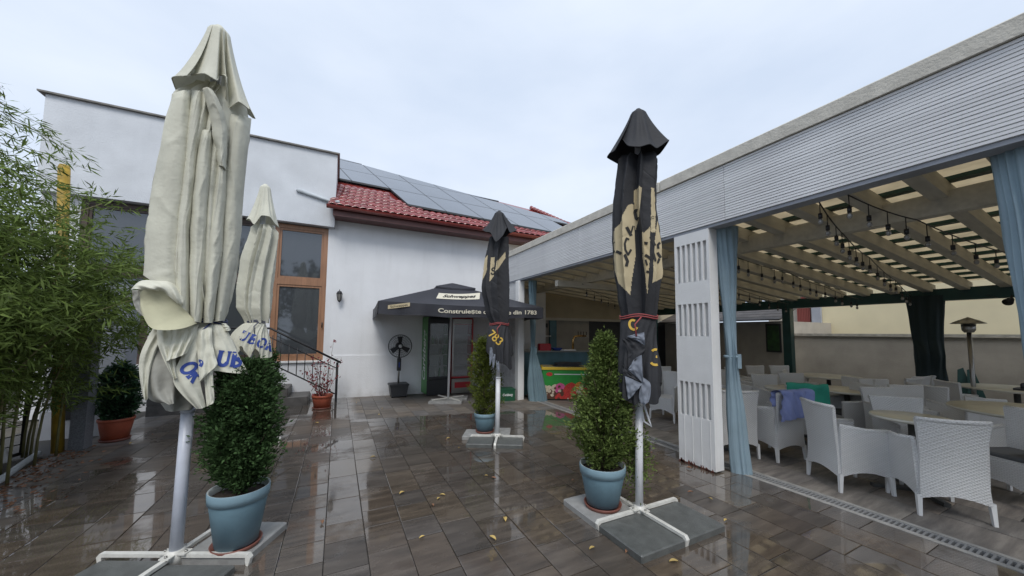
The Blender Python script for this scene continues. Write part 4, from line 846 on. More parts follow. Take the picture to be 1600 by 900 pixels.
lap(u1, [(-.034, 3.223), (.020, 2.994), (.074, 2.70)], [(.024, 3.231), (.104, 3.026), (.118, 2.68)], -.13, .075, 6)
# slouched pocket of cloth at the left of the cord
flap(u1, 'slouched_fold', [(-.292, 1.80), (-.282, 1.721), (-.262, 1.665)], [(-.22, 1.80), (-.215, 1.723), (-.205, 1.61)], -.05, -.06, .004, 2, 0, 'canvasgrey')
def pocket(u, v):
    p = open_cat([(-.250, 1.796), (-.208, 1.806), (-.151, 1.792), (-.100, 1.755), (-.055, 1.70)], u).lerp(open_cat([(-.240, 1.675), (-.190, 1.568), (-.121, 1.548), (-.039, 1.562), (.026, 1.597)], u), v)
    return (p.x, -.14-.05*math.sin(PI*min(1, u*.8+.1))+.07*math.sin(PI*v)*math.sin(PI*u)*(1-v*.5)-.07*v*math.sin(PI*u)-.004*math.sin(9*v+7*u), p.y)
MB().grid(pocket, 36, 26, 'canvasyel').build('slouched_fold', u1)
def lip(u, v):
    p = open_cat([(-.292, 1.795), (-.252, 1.850), (-.179, 1.868), (-.105, 1.855), (-.045, 1.77)], u).lerp(open_cat([(-.250, 1.790), (-.208, 1.798), (-.151, 1.780), (-.100, 1.745), (-.055, 1.70)], u), v)
    return (p.x, -.10-.075*math.sin(PI*v*.75)-.03*math.sin(PI*u)-.010*math.sin(13*u+4*v)*v-.006*math.sin(23*u-7*v), p.y+.006*math.sin(9*u+3*v))
MB().grid(lip, 40, 14, 'cream').build('turned_lip', u1)
base_slab(-.578-.01, 3.246, .44, R(-26), 'slabgrey', 'grey concrete slab under the pot at the nearest cream parasol')
base_slab(-.82, 2.79, .44, R(-26), 'slabwet', 'wet concrete slab in front of the nearest cream parasol mast')
base_slab(-1.22, 3.03, .44, R(-26), 'slabwet', 'wet concrete slab left of the nearest cream parasol mast')

U2b = [(3.09, -.02, .21), (3.008, -.069, .275), (2.532, -.161, .258), (2.114, -.183, .243), (1.872, -.175, .240), (1.66, -.07, .22)]
U2h = [(-.120, 0, 3.14), (-.08, -.12, 3.13), (-.027, -.14, 3.053), (.048, -.17, 3.19), (.148, -.17, 3.193), (.21, -.12, 3.12), (.270, 0, 3.105), (.18, .12, 3.15), (.06, .15, 3.06), (-.05, .11, 3.15)]
U2s = [(-.19, 0, 1.40), (-.16, -.12, 1.22), (-.08, -.16, 1.34), (0, -.18, 1.18), (.08, -.18, 1.30), (.16, -.18, 1.14), (.25, -.08, 1.18), (.23, .06, 1.3), (.08, .16, 1.15), (-.08, .14, 1.25)]
u2, bb2, bs2 = closed_parasol('closed_parasol', 'cream folded parasol standing further back in front of the wooden window', (-1.106, 6.076, 0), (.08, 0, 3.62), U2b, U2h, (.078, 0, 3.685), ((.07, 1.67), .10), U2s, 'cream', 'polegrey', R(-20), 8, npl=9, pole_r=.04, nd=7, rf=.10)
s_, _ = word_strokes('UBORG', .13, 1); project_print(s_, .022, (-.13, 1.44), R(-26), bs2, 'navy', 'lettering', u2)

U4b = [(3.16, -.11, .18), (3.12, -.143, .205), (2.79, -.189, .192), (2.658, -.196, .19), (2.424, -.199, .217), (2.258, -.195, .224), (2.092, -.185, .226), (1.899, -.16, .197), (1.68, -.124, .167)]
U4h = [(-.23, 0, 3.205), (-.20, -.14, 3.17), (-.158, -.20, 3.155), (-.10, -.08, 3.32), (-.04, -.20, 3.18), (.05, -.21, 3.15), (.131, -.18, 3.175), (.19, -.12, 3.16), (.296, -.03, 3.262), (.22, .08, 3.2), (.11, .19, 3.22), (-.02, .2, 3.13), (-.15, .13, 3.2)]
U4s = [(-.145, 0, 1.12), (-.15, -.10, 1.06), (-.10, -.15, 1.01), (-.03, -.16, .96), (.02, -.15, 1.0), (.07, -.16, .99), (.13, -.15, .98), (.17, -.1, 1.04), (.20, 0, 1.14), (.15, .1, 1.02), (.04, .14, 1.05), (-.08, .12, 1.1)]
P4 = [[(-0.201, 2.48), (-0.127, 2.532), (-0.052, 2.681), (-0.009, 2.696), (-0.0, 2.481), (0.002, 2.212), (-0.031, 2.011), (-0.045, 1.885), (-0.145, 2.003), (-0.204, 2.225)], [(-0.004, 2.806), (0.011, 2.83), (0.065, 2.823), (0.037, 2.568), (0.003, 2.442)], [(0.129, 2.482), (0.058, 2.412), (0.06, 2.208), (0.096, 1.881), (0.118, 2.205)], [(0.141, 2.826), (0.187, 2.82), (0.169, 2.428), (0.132, 2.431)], [(0.194, 2.577), (0.246, 2.321), (0.235, 2.049), (0.138, 1.991), (0.166, 2.39)]]
SC4 = [([(-0.184, 2.387), (-0.169, 2.368)], 1), ([(-0.185, 2.302), (-0.13, 2.272), (-0.082, 2.23), (-0.062, 2.178), (-0.074, 2.134)], 1.3), ([(-0.047, 2.369), (-0.068, 2.381), (-0.083, 2.333), (-0.079, 2.281), (-0.058, 2.235), (-0.031, 2.284)], 0.9), ([(-0.066, 2.481), (-0.029, 2.404)], 1.4), ([(-0.012, 2.495), (-0.037, 2.407)], 0.7), ([(0.035, 2.665), (0.004, 2.623), (0.013, 2.564), (0.038, 2.546)], 1.4), ([(0.104, 2.332), (0.077, 2.34), (0.052, 2.298), (0.058, 2.247), (0.096, 2.225), (0.13, 2.198)], 1.2), ([(0.055, 2.24), (0.084, 2.194), (0.097, 2.143)], 0.8), ([(0.089, 2.091), (0.113, 2.083)], 1), ([(0.128, 2.393), (0.172, 2.289), (0.216, 2.213)], 1.2), ([(0.222, 2.37), (0.19, 2.335), (0.194, 2.3)], 1), ([(0.148, 2.253), (0.164, 2.183), (0.187, 2.175), (0.201, 2.212)], 1)]
u4, bb4, bs4 = closed_parasol('closed_parasol', 'black folded parasol with beige patches and script lettering, nearest at right centre', (2.353, 2.263, 0), (.04, 0, 3.54), U4b, U4h, (.046, 0, 3.59), ((.02, 1.69), .145), U4s, 'blackcl', 'polewhite', R(0), 12, npl=8, nd=5, rf=.09, printpoly=P4, arm=.43, pole_r=.032, cordm='redcord')
for st_ in SC4: project_print([st_], .019, (0, 0), 0, bb4, 'blackprint', 'lettering', u4, off=.004, step=.008)
project_print([(arc(0.150, 2.560, .011, .011, 0, 360, 16), 1)], .004, (0, 0), 0, bb4, 'blackprint', 'trademark_ring', u4, off=.004, step=.004)
for wd_, og, an, h_ in (('C', (-.045, 1.575), R(15), .09), ('3', (.105, 1.30), R(-4), .13)):
    s_, _ = word_strokes(wd_, h_, 1); project_print(s_, .018, og, an, bs4, 'gold', 'gold_lettering', u4)
for A_, B_ in (([(-.072, 1.53), (.0, 1.552), (.060, 1.565)], [(-.072, 1.525), (.0, 1.495), (.066, 1.455)]), ([(-.068, 1.26), (-.02, 1.34), (.038, 1.38)], [(-.068, 1.25), (-.01, 1.20), (.046, 1.15)]), ([(-.096, 1.20), (-.02, 1.17), (.04, 1.145)], [(-.074, 1.01), (-.045, 1.03), (-.01, 1.08)]), ([(.045, 1.195), (.10, 1.15), (.10, 1.06), (.085, 1.0)], [(.020, 1.10), (.012, 1.04), (.02, 1.0), (.045, .975)])):
    flap(u4, 'lining_fold', A_, B_, -.175, -.19, .004, 2, .3, 'greyl', bow=.012)
for A_, B_ in (([(-.12, 1.50), (-.07, 1.40), (-.075, 1.27)], [(-.06, 1.52), (.03, 1.47), (.075, 1.43)]), ([(-.06, 1.42), (-.07, 1.34), (-.075, 1.265)], [(.07, 1.44), (.05, 1.40), (.04, 1.385)]), ([(-.12, 1.30), (-.11, 1.22), (-.10, 1.21)], [(-.07, 1.25), (.0, 1.20), (.045, 1.15)])):
    flap(u4, 'skirt_flap', A_, B_, -.16, -.17, .004, 2, .3, 'blackcl', bow=.008)
b = MB(); b.tube([(.03, 0, .92), (.05, 0, .80), (.11, -.02, .77), (.09, -.02, .82), (.05, 0, .95)], .009, 'polewhite', 8); b.build('crank_handle', u4)
base_slab(2.12, 2.50, .45, 0, 'slabgrey', 'light grey concrete slab under the blue pot at the right hand black parasol')
base_slab(2.12, 2.03, .44, 0, 'slabwet', 'dark wet concrete slab front left of the right hand black parasol')
base_slab(2.585, 2.03, .44, 0, 'slabwet', 'dark wet concrete slab front right of the right hand black parasol')

U3b = [(2.989, -.14, .139), (2.939, -.159, .139), (2.55, -.23, .143), (2.203, -.263, .156), (1.86, -.202, .159), (1.66, -.113, .142)]
U3h = [(-.258, 0, 3.105), (-.20, -.12, 3.04), (-.131, -.16, 3.018), (-.052, -.2, 2.872), (.04, -.2, 2.96), (.11, -.1, 3.12), (.158, -.16, 3.021), (.263, -.02, 3.11), (.16, .12, 3.1), (.02, .18, 3.0), (-.12, .14, 3.08)]
U3s = [(-.16, 0, 1.40), (-.14, -.12, 1.25), (-.05, -.16, 1.15), (.02, -.15, 1.12), (.10, -.15, 1.10), (.17, -.1, 1.02), (.22, 0, 1.24), (.14, .1, 1.1), (.0, .13, 1.2), (-.1, .1, 1.2)]
P3 = [[(-.245, 2.627), (-.175, 2.71), (-.181, 2.463), (-.25, 2.328)], [(-.126, 2.657), (-.069, 2.658), (-.075, 2.377), (-.141, 2.29)], [(-.039, 2.59), (.09, 2.757), (.09, 2.659), (-.066, 2.416)]]
u3, bb3, bs3 = closed_parasol('closed_parasol', 'slim black folded parasol with beige patches in front of the open parasol', (2.126, 4.704, 0), (.01, 0, 3.33), U3b, U3h, (-.01, 0, 3.375), ((.01, 1.67), .13), U3s, 'blackcl', 'polewhite', R(-29), 21, npl=7, nd=5, rf=.11, printpoly=P3, arm=.36, pole_r=.034, cordm='redcord')
s_, _ = word_strokes('783', .105, 1, .10, .66); project_print(s_, .018, (-.16, 1.52), R(-42), bs3, 'gold', 'gold_lettering', u3)
s_, _ = word_strokes('Sc', .10, 1, .0, .62); project_print(s_, .02, (-.125, 2.40), R(0), bb3, 'blackprint', 'lettering', u3)
for A_, B_ in (([(-.12, 1.34), (-.125, 1.20), (-.12, 1.08)], [(-.09, 1.34), (-.075, 1.25), (-.105, 1.10)]), ([(-.085, 1.26), (-.085, 1.16), (-.08, 1.06)], [(-.04, 1.24), (-.045, 1.15), (-.06, 1.05)]), ([(-.03, 1.16), (-.025, 1.08), (.0, .99)], [(.01, 1.14), (.02, 1.08), (.02, .99)])):
    flap(u3, 'lining_fold', A_, B_, -.15, -.17, .004, 2, .3, 'greyl', bow=.01)
base_slab(1.93, 5.02, .38, R(-29), 'slabgrey', 'pale concrete slab behind left of the slim black parasol mast, under its pot')
base_slab(2.26, 4.84+.14, .38, R(-29), 'slabgrey', 'pale concrete slab behind right of the slim black parasol mast')
base_slab(1.85, 4.66, .36, R(-29), 'slabwet', 'dark concrete slab front left of the slim black parasol mast')
base_slab(2.21, 4.46, .36, R(-29), 'slabwet', 'dark concrete slab front right of the slim black parasol mast')

# open parasol
op = thing('open_parasol', 'open black square parasol with beige logo patches sheltering the two fridges', 'parasol', (2.36, 7.86, 0), R(-3))
hx, hy, zr, ztp = 1.66, 1.36, 2.10, 2.66
cor = [(-hx, -hy), (hx, -hy), (hx, hy), (-hx, hy)]; capz, capk = 2.55, .26
def canopy_pt(side, u, v):   # v 0 rim -> 1 cap
    a, c_ = Vector(cor[side]), Vector(cor[(side+1) % 4]); p = a.lerp(c_, u); k = 1-(1-.2)*v
    z = zr+(capz-zr)*v-.05*math.sin(PI*v)*math.sin(PI*u)-.03*math.sin(PI*u)*(1-v); return (p.x*k, p.y*k, z)
for s_i in range(4): MB().grid(lambda u, v: canopy_pt(s_i, u, v), 24, 12, 'openblack').build('canopy_panel', op)
for s_i in range(4):
    def vc(u, v):
        p = canopy_pt(s_i, u, 0); o_ = .012*math.sin(u*38)*v+.004*math.sin(u*90)*v; a = Vector(cor[s_i])+Vector(cor[(s_i+1) % 4]); a.normalize(); a = Vector((round(a.x), round(a.y)))
        return (p[0]+a.x*(o_+.006), p[1]+a.y*(o_+.006), p[2]-.23*v-.01*math.sin(u*20)*v)
    vobj = MB().grid(vc, 90, 5, 'openblack').build('valance', op)
    if s_i == 0:
        def vtext(name, txt, size, width, cx, cz_, mname, mirror=False, off=-.016, bold=.003, shear=0, spacing=1, par=vobj):
            me = text_mesh(txt, size, bold, shear, spacing); me.materials.clear(); me.materials.append(M[mname])
            xs_ = [v.co.x for v in me.vertices]; k = width/(max(xs_)-min(xs_))
            for v in me.vertices:
                x = cx+v.co.x*k*(-1 if mirror else 1); u = (x+hx)/(2*hx); p = vc(max(0, min(1, u)), .5); v.co = (x, p[1]+off, p[2]+v.co.y+cz_)
            return link(name, me, par)
        vtext('valance_lettering', 'Construiește caractere din 1783', .115, 2.1, .45, .0, 'palebeige')
        pa = MB(); pa.add([(-1.50, -hy-.022, 1.955), (-1.12, -hy-.022, 2.02), (-1.12, -hy-.022, 2.09), (-1.50, -hy-.022, 2.025)], [(0, 1, 2, 3)], 'beige'); pz = pa.build('logo_patch', vobj)
        mt = plane_mtx((-1.31, -hy-.026, 2.022), (1, 0, .17), (0, 0, 1)); text('patch_lettering', 'Schweppes', .06, 'blackprint', vobj, mt, width=.3)
    if s_i == 2:
        me = text_mesh('Construiește caractere din 1783', .11, .002); me.materials.clear(); me.materials.append(M['gold'])
        xs_ = [v.co.x for v in me.vertices]; k = 2.1/(max(xs_)-min(xs_))
        for v in me.vertices: v.co = (-.45-v.co.x*k, hy-.012, 1.955+v.co.y)
        link('show_through_lettering', me, vobj)
# patch on the front slope
def slope_pt(x, v): return canopy_pt(0, (x/(hx*(1-.8*v))+1)/2, v)
pt = MB(); pt.grid(lambda u, v: (lambda p: (p[0], p[1]-.004, p[2]+.006))(slope_pt(-.56+.95*u+.12*(v), .38+.30*v+.10*u)), 12, 5, 'palebeige'); pt.build('logo_patch', op)
me = text_mesh('Schweppes', .22, .006, .3); me.materials.clear(); me.materials.append(M['blackprint']); xs_ = [v.co.x for v in me.vertices]; k = .74/(max(xs_)-min(xs_))
for v in me.vertices:
    uu = .5+v.co.x*k/.95; vv = .5+v.co.y/.34; p = slope_pt(-.56+.95*uu+.12*vv, .38+.30*vv+.10*uu); v.co = (p[0], p[1]-.008, p[2]+.012)
link('patch_lettering', me, op)
b = MB()
for s_i in range(4):
    b.grid(lambda u, v: (lambda a: (a.x*.27*(1-v*.96), a.y*.27*(1-v*.96), 2.565+.13*v-.03*math.sin(PI*u)*(1-v)))(Vector(cor[s_i]).lerp(Vector(cor[(s_i+1) % 4]), u)), 10, 5, 'openblack')
    b.grid(lambda u, v: (lambda a: (a.x*.27, a.y*.27, 2.565-.03*math.sin(PI*u)-.035*v))(Vector(cor[s_i]).lerp(Vector(cor[(s_i+1) % 4]), u)), 10, 1, 'openblack')
b.build('wind_cap', op)
for c_ in cor: MB().tube([(0, 0, 2.50), (c_[0]*.99, c_[1]*.99, zr-.01)], .012, 'chrome', 6).build('rib', op)
for q in ((-hx, 0), (hx, 0), (0, -hy), (0, hy)): MB().tube([(0, 0, 2.50), (q[0]*.98, q[1]*.98, zr-.05)], .012, 'chrome', 6).build('rib', op)
MB().tube([(-.045, 0, .03), (-.03, 0, 1.3), (0, 0, 2.55)], .026, 'polewhite', 16).build('mast', op)
for k in range(4): MB().box((.03, -.02, .055), (.42, .02, .075), 'ivory', T=Matrix.Translation((-.04, 0, 0)) @ Matrix.Rotation(R(20+90*k), 4, 'Z')).build('cross_arm', op)
for i, (x, y, l_) in enumerate(((2.05, 7.75, 'left'), (2.38, 7.60, 'front'), (2.62, 7.95, 'right'))):
    base_slab(x, y, .36, R(-25), 'slabgrey', 'flat grey slab under the open parasol mast, %s one' % l_)

# ================================================================ POTS AND PLANTS
def pot_parts(t, rt, rb, h, m_, rimm, rimh=.075, sauc=True, linerm='liner'):
    MB().lathe([(.001, .028), (rb, .028), (rt*.955, h-rimh), (rt*.955, h-rimh+.002)], m_, 40).build('pot', t)
    MB().lathe([(rt*.95, h-rimh), (rt, h-rimh), (rt*1.015, h-rimh*.5), (rt*1.02, h-.006), (rt*1.0, h)], rimm, 40).build('rim', t)
    MB().lathe([(rt*1.0, h), (rt*.95, h-.002), (rt*.93, h-.05), (rt*.92, h-.08)], linerm, 40).build('inner_rim', t)
    b = MB(); b.grid(lambda u, v: (rt*.93*v*math.cos(2*PI*u), rt*.93*v*math.sin(2*PI*u), h-.05+.012*noise.noise(Vector((math.cos(2*PI*u)*v*4, math.sin(2*PI*u)*v*4, 0)))), 24, 6, 'soil', True); b.build('soil', t)
    if sauc: MB().lathe([(.001, .0), (rb*1.10, .0), (rb*1.2, .032), (rb*1.15, .032), (rb*1.05, .012), (.001, .012)], 'saucer', 36).build('saucer', t)
def thuja(t, prof, z0, n, mname, size, lean=(0, 0), seed=1, up=.55, clump=9):
    """crown as many flat sprays, gathered in clumps. prof: (height fraction, radius)"""
    g = np.random.default_rng(seed); H_ = prof[-1][0]; hz = np.array([p[0] for p in prof]); hr = np.array([p[1] for p in prof])
    nb_ = max(40, n//230); per = n//(clump*nb_)+1; nc = nb_*per
    zb = (np.arange(nb_)+g.random(nb_))/nb_; zb = zb**.9*H_*.97; ab = np.arange(nb_)*2.399+g.normal(size=nb_)*.35; rbh = np.interp(zb, hz, hr)*g.uniform(.70, 1.12, nb_)*(1+.12*np.sin(3*ab+zb*5+seed))
    t_ = g.random((nb_, per))**.65; sg = (.030+.30*np.interp(zb, hz, hr)[:, None]*.5)*(.45+.55*t_)
    rad = rbh[:, None]*t_+g.normal(size=(nb_, per))*sg*.35; a = ab[:, None]+g.normal(size=(nb_, per))*sg/np.maximum(.06, rbh[:, None])*.75; z = zb[:, None]+(t_-.5)*.16*np.minimum(1, rbh[:, None]/.15)+g.normal(size=(nb_, per))*sg*.55
    rad, a, z = np.abs(rad.ravel()), a.ravel(), np.clip(z.ravel(), -.02, H_*1.02)
    cen = np.stack([rad*np.cos(a)+lean[0]*z, rad*np.sin(a)+lean[1]*z, z0+z], 1)
    od = np.stack([np.cos(a), np.sin(a), np.full(nc, up)], 1)
    pos = np.repeat(cen, clump, 0)+g.normal(size=(nc*clump, 3))*size*.55; d_ = np.repeat(od, clump, 0)+g.normal(size=(nc*clump, 3))*.55
    ln = size*(.6+.8*g.random(nc*clump)); link('foliage', leafcloud('foliage', pos, d_, ln, ln*.42, mname, .3), t)
    MB().tube([(0, 0, z0-.1), (lean[0]*H_*.5, lean[1]*H_*.5, z0+H_*.5), (lean[0]*H_, lean[1]*H_, z0+H_*.9)], [.022, .014, .004], 'bark', 8).build('trunk', t)
    b = MB()
    for k in range(26):
        zz = g.random()*H_*.8; aa = g.random()*2*PI; r_ = np.interp(zz, hz, hr)*.8
        b.tube([(lean[0]*zz, lean[1]*zz, z0+zz), (r_*.6*math.cos(aa)+lean[0]*zz, r_*.6*math.sin(aa)+lean[1]*zz, z0+zz+.08), (r_*math.cos(aa)+lean[0]*zz, r_*math.sin(aa)+lean[1]*zz, z0+zz+.2)], [.007, .004, .002], 'bark', 4)
    b.build('branches', t)
p1 = thing('potted_shrub', 'bushy dark green thuja in a blue pot beside the nearest cream parasol', 'potted shrub', (-.605+.03, 3.09+.05, .05), 0)
pot_parts(p1, .178, .125, .40, 'bluepot', 'potrim')
thuja(p1, [(0, .14), (.12, .225), (.35, .235), (.55, .19), (.70, .13), (.85, .02)], .42, 30000, 'thujad', .030, seed=3, clump=7)
p4 = thing('potted_shrub', 'cone shaped thuja in a blue pot on the slab of the right hand black parasol', 'potted shrub', (2.135, 2.47, .05), 0)
pot_parts(p4, .195, .135, .36, 'bluepot', 'potrim')
thuja(p4, [(0, .15), (.10, .275), (.30, .275), (.6, .20), (.9, .10), (1.14, .02)], .36, 24000, 'thuja', .032, clump=7, lean=(.03, 0), seed=9)
# the overhanging low branch
g = np.random.default_rng(4); cc = np.array([.27, -.12, .42]); pos = cc+g.normal(size=(1600, 3))*np.array([.055, .055, .14]); link('low_branch_foliage', leafcloud('low_branch_foliage', pos, g.normal(size=(1600, 3))*.5+np.array([.5, -.2, .3]), .032, .014, 'thuja', .3), p4)
p3 = thing('potted_shrub', 'narrow golden green thuja column in a pale blue pot by the slim black parasol', 'potted shrub', (2.06, 5.02, .05), 0)
pot_parts(p3, .165, .12, .29, 'bluepot', 'potrim', .06)
thuja(p3, [(0, .15), (.12, .235), (.5, .225), (.85, .18), (1.08, .10), (1.16, .02)], .25, 14000, 'thujay', .030, seed=14, lean=(-.03, 0))
pt_ = thing('potted_shrub', 'leafy laurel in a wide terracotta pot by the grey pillar', 'potted shrub', (-2.74, 6.98, .0), 0)
pot_parts(pt_, .185, .135, .31, 'terra', 'terra', .04, linerm='terra')
thuja(pt_, [(0, .12), (.15, .22), (.35, .225), (.55, .17), (.74, .03)], .28, 6000, 'laurel', .06, seed=21, up=.3)
pb = thing('potted_shrub', 'dark shrub in a small orange pot half hidden behind the nearest thuja', 'potted shrub', (-1.10, 7.25, .0), 0)
pot_parts(pb, .17, .12, .24, 'terra', 'terra', .04, linerm='terra', sauc=False)
thuja(pb, [(0, .15), (.2, .26), (.6, .25), (.9, .16), (1.05, .03)], .2, 6000, 'thujad', .05, seed=31)
# twiggy red-leaved plant by the steps
tp_ = thing('potted_twigs', 'bare twigs with a few red leaves in a terracotta pot at the stair foot', 'potted plant', (-.22, 8.12, .0), 0)
pot_parts(tp_, .19, .15, .27, 'terra', 'terra', .05, linerm='terra')
b = MB(); g = random.Random(8); tips = []
for k in range(16):
    a = g.random()*6.28; x, y, z = .05*math.cos(a), .05*math.sin(a), .22; P = [(x, y, z)]; hh = g.uniform(.4, .8) if k else 1.15
    for i in range(6): x += .045*math.cos(a)+g.uniform(-.03, .03); y += .045*math.sin(a)+g.uniform(-.03, .03); z += hh/6; P.append((x if k else .06+i*.02, y if k else 0, z)); tips.append(P[-1])
    b.tube(P, [.006, .005, .004, .004, .003, .003, .002], 'twig', 5)
b.build('twigs', tp_)
g = np.random.default_rng(2); tt = np.array(tips)[g.integers(0, len(tips), 230)]+g.normal(size=(230, 3))*.03; link('leaves', leafcloud('leaves', tt, g.normal(size=(230, 3)), .055, .035, 'redleaf'), tp_)
# bamboo
bmb = thing('bamboo_clump', 'large arching bamboo clump filling the left edge', 'bamboo', (-3.3, 4.6, 0))
g = np.random.default_rng(11); canes = MB(); LP, LD = [], []
for k in range(170):
    bx, by = g.uniform(-.75, .45), g.uniform(-.9, 1.9); an = g.uniform(-1.5, 1.2); hh = g.uniform(1.9, 3.35)*(1-.05*max(0, by)); bend = g.uniform(.25, .85); pts = []
    for i in range(9):
        s_ = i/8; r_ = bend*s_**2.2*1.3; pts.append((bx+r_*math.cos(an), by+r_*math.sin(an), hh*(s_-.16*s_**4)))
    if k < 60: canes.tube(pts, [.012*(1-.75*i/8)+.0015 for i in range(9)], 'cane', 5)
    for j in range(42):
        s_ = g.uniform(.30, 1.0); i = min(7, int(s_*8)); f_ = s_*8-i; p = np.array(pts[i])*(1-f_)+np.array(pts[i+1])*f_
        aa = g.uniform(0, 6.28); tw_ = np.array([math.cos(aa), math.sin(aa), g.uniform(-.1, .5)])*g.uniform(.1, .38)
        m_ = 9; base = p+tw_*g.uniform(.3, 1, size=(m_, 1)); LP.append(base+g.normal(size=(m_, 3))*.02); LD.append(np.tile(tw_/np.linalg.norm(tw_)*.6, (m_, 1))+g.normal(size=(m_, 3))*.45+np.array([0, 0, -.25]))
canes.build('canes', bmb)
for k in range(1750):     # leafy side shoots filling the crown, gathered in sprays
    d3 = g.normal(size=3); d3 /= np.linalg.norm(d3); rr_ = g.random()**.45; w_i = k % 3 if k < 1500 else 3
    c3, r3 = ((np.array([.50, 1.25, 2.10]), np.array([.55, .75, .95])), (np.array([.05, .5, 2.05]), np.array([.85, 1.2, 1.1])), (np.array([-.15, -.1, 1.6]), np.array([.8, .9, 1.0])), (np.array([-.10, .1, 2.95]), np.array([.50, .8, .55])))[w_i]
    p = c3+d3*rr_*r3*(1+.22*math.sin(7*d3[0]+5*d3[1]*2+4*d3[2])); tw_ = d3*np.array([1, 1, .3])+g.normal(size=3)*.5+np.array([0, 0, -.1]); tw_ /= np.linalg.norm(tw_); m_ = 13
    LP.append(p+tw_*g.uniform(0, .30, size=(m_, 1))+g.normal(size=(m_, 3))*.018); LD.append(np.tile(tw_*.8, (m_, 1))+g.normal(size=(m_, 3))*.4+np.array([0, 0, -.2]))
LP = np.concatenate(LP); LD = np.concatenate(LD); ln = .065+.07*g.random(len(LP)); link('foliage', leafcloud('foliage', LP, LD, ln, ln*.14, 'bamboo', .12), bmb)
# high drooping sprays over the parapet
g = np.random.default_rng(5); LP, LD = [], []; b = MB()
for k in range(46):
    st = np.array([g.uniform(-.7, .1), g.uniform(-.6, .9), g.uniform(2.9, 3.9)]); dr_ = np.array([g.uniform(.25, .75), g.uniform(.2, 1.1), g.uniform(-.15, .45)]); P = []
    for i in range(7): s_ = i/6; P.append(tuple(st+dr_*s_+np.array([0, 0, -.35*s_*s_])))
    b.tube(P, [.004*(1-.1*i) for i in range(7)], 'cane', 4)
    for j in range(52):
        s_ = g.random()**.7; p = st+dr_*s_+np.array([0, 0, -.35*s_*s_])+g.normal(size=3)*.025; LP.append(p); LD.append(dr_*.5+g.normal(size=3)*.4+np.array([0, 0, -.35]))
b.build('high_canes', bmb); LP = np.array(LP); ln = .07+.07*g.random(len(LP)); link('high_foliage', leafcloud('high_foliage', LP, np.array(LD), ln, ln*.13, 'bamboo', .12), bmb)
MB().tube([(-3.5, 5.6, .95), (-3.0, 5.9, 1.10), (-2.95, 6.45, 1.15), (-2.78, 6.55, 1.5)], [.02, .017, .014, .01], 'twig', 7).build('climbing_stem', label='grey woody stem crossing in front of the mesh gate', cat='stem')

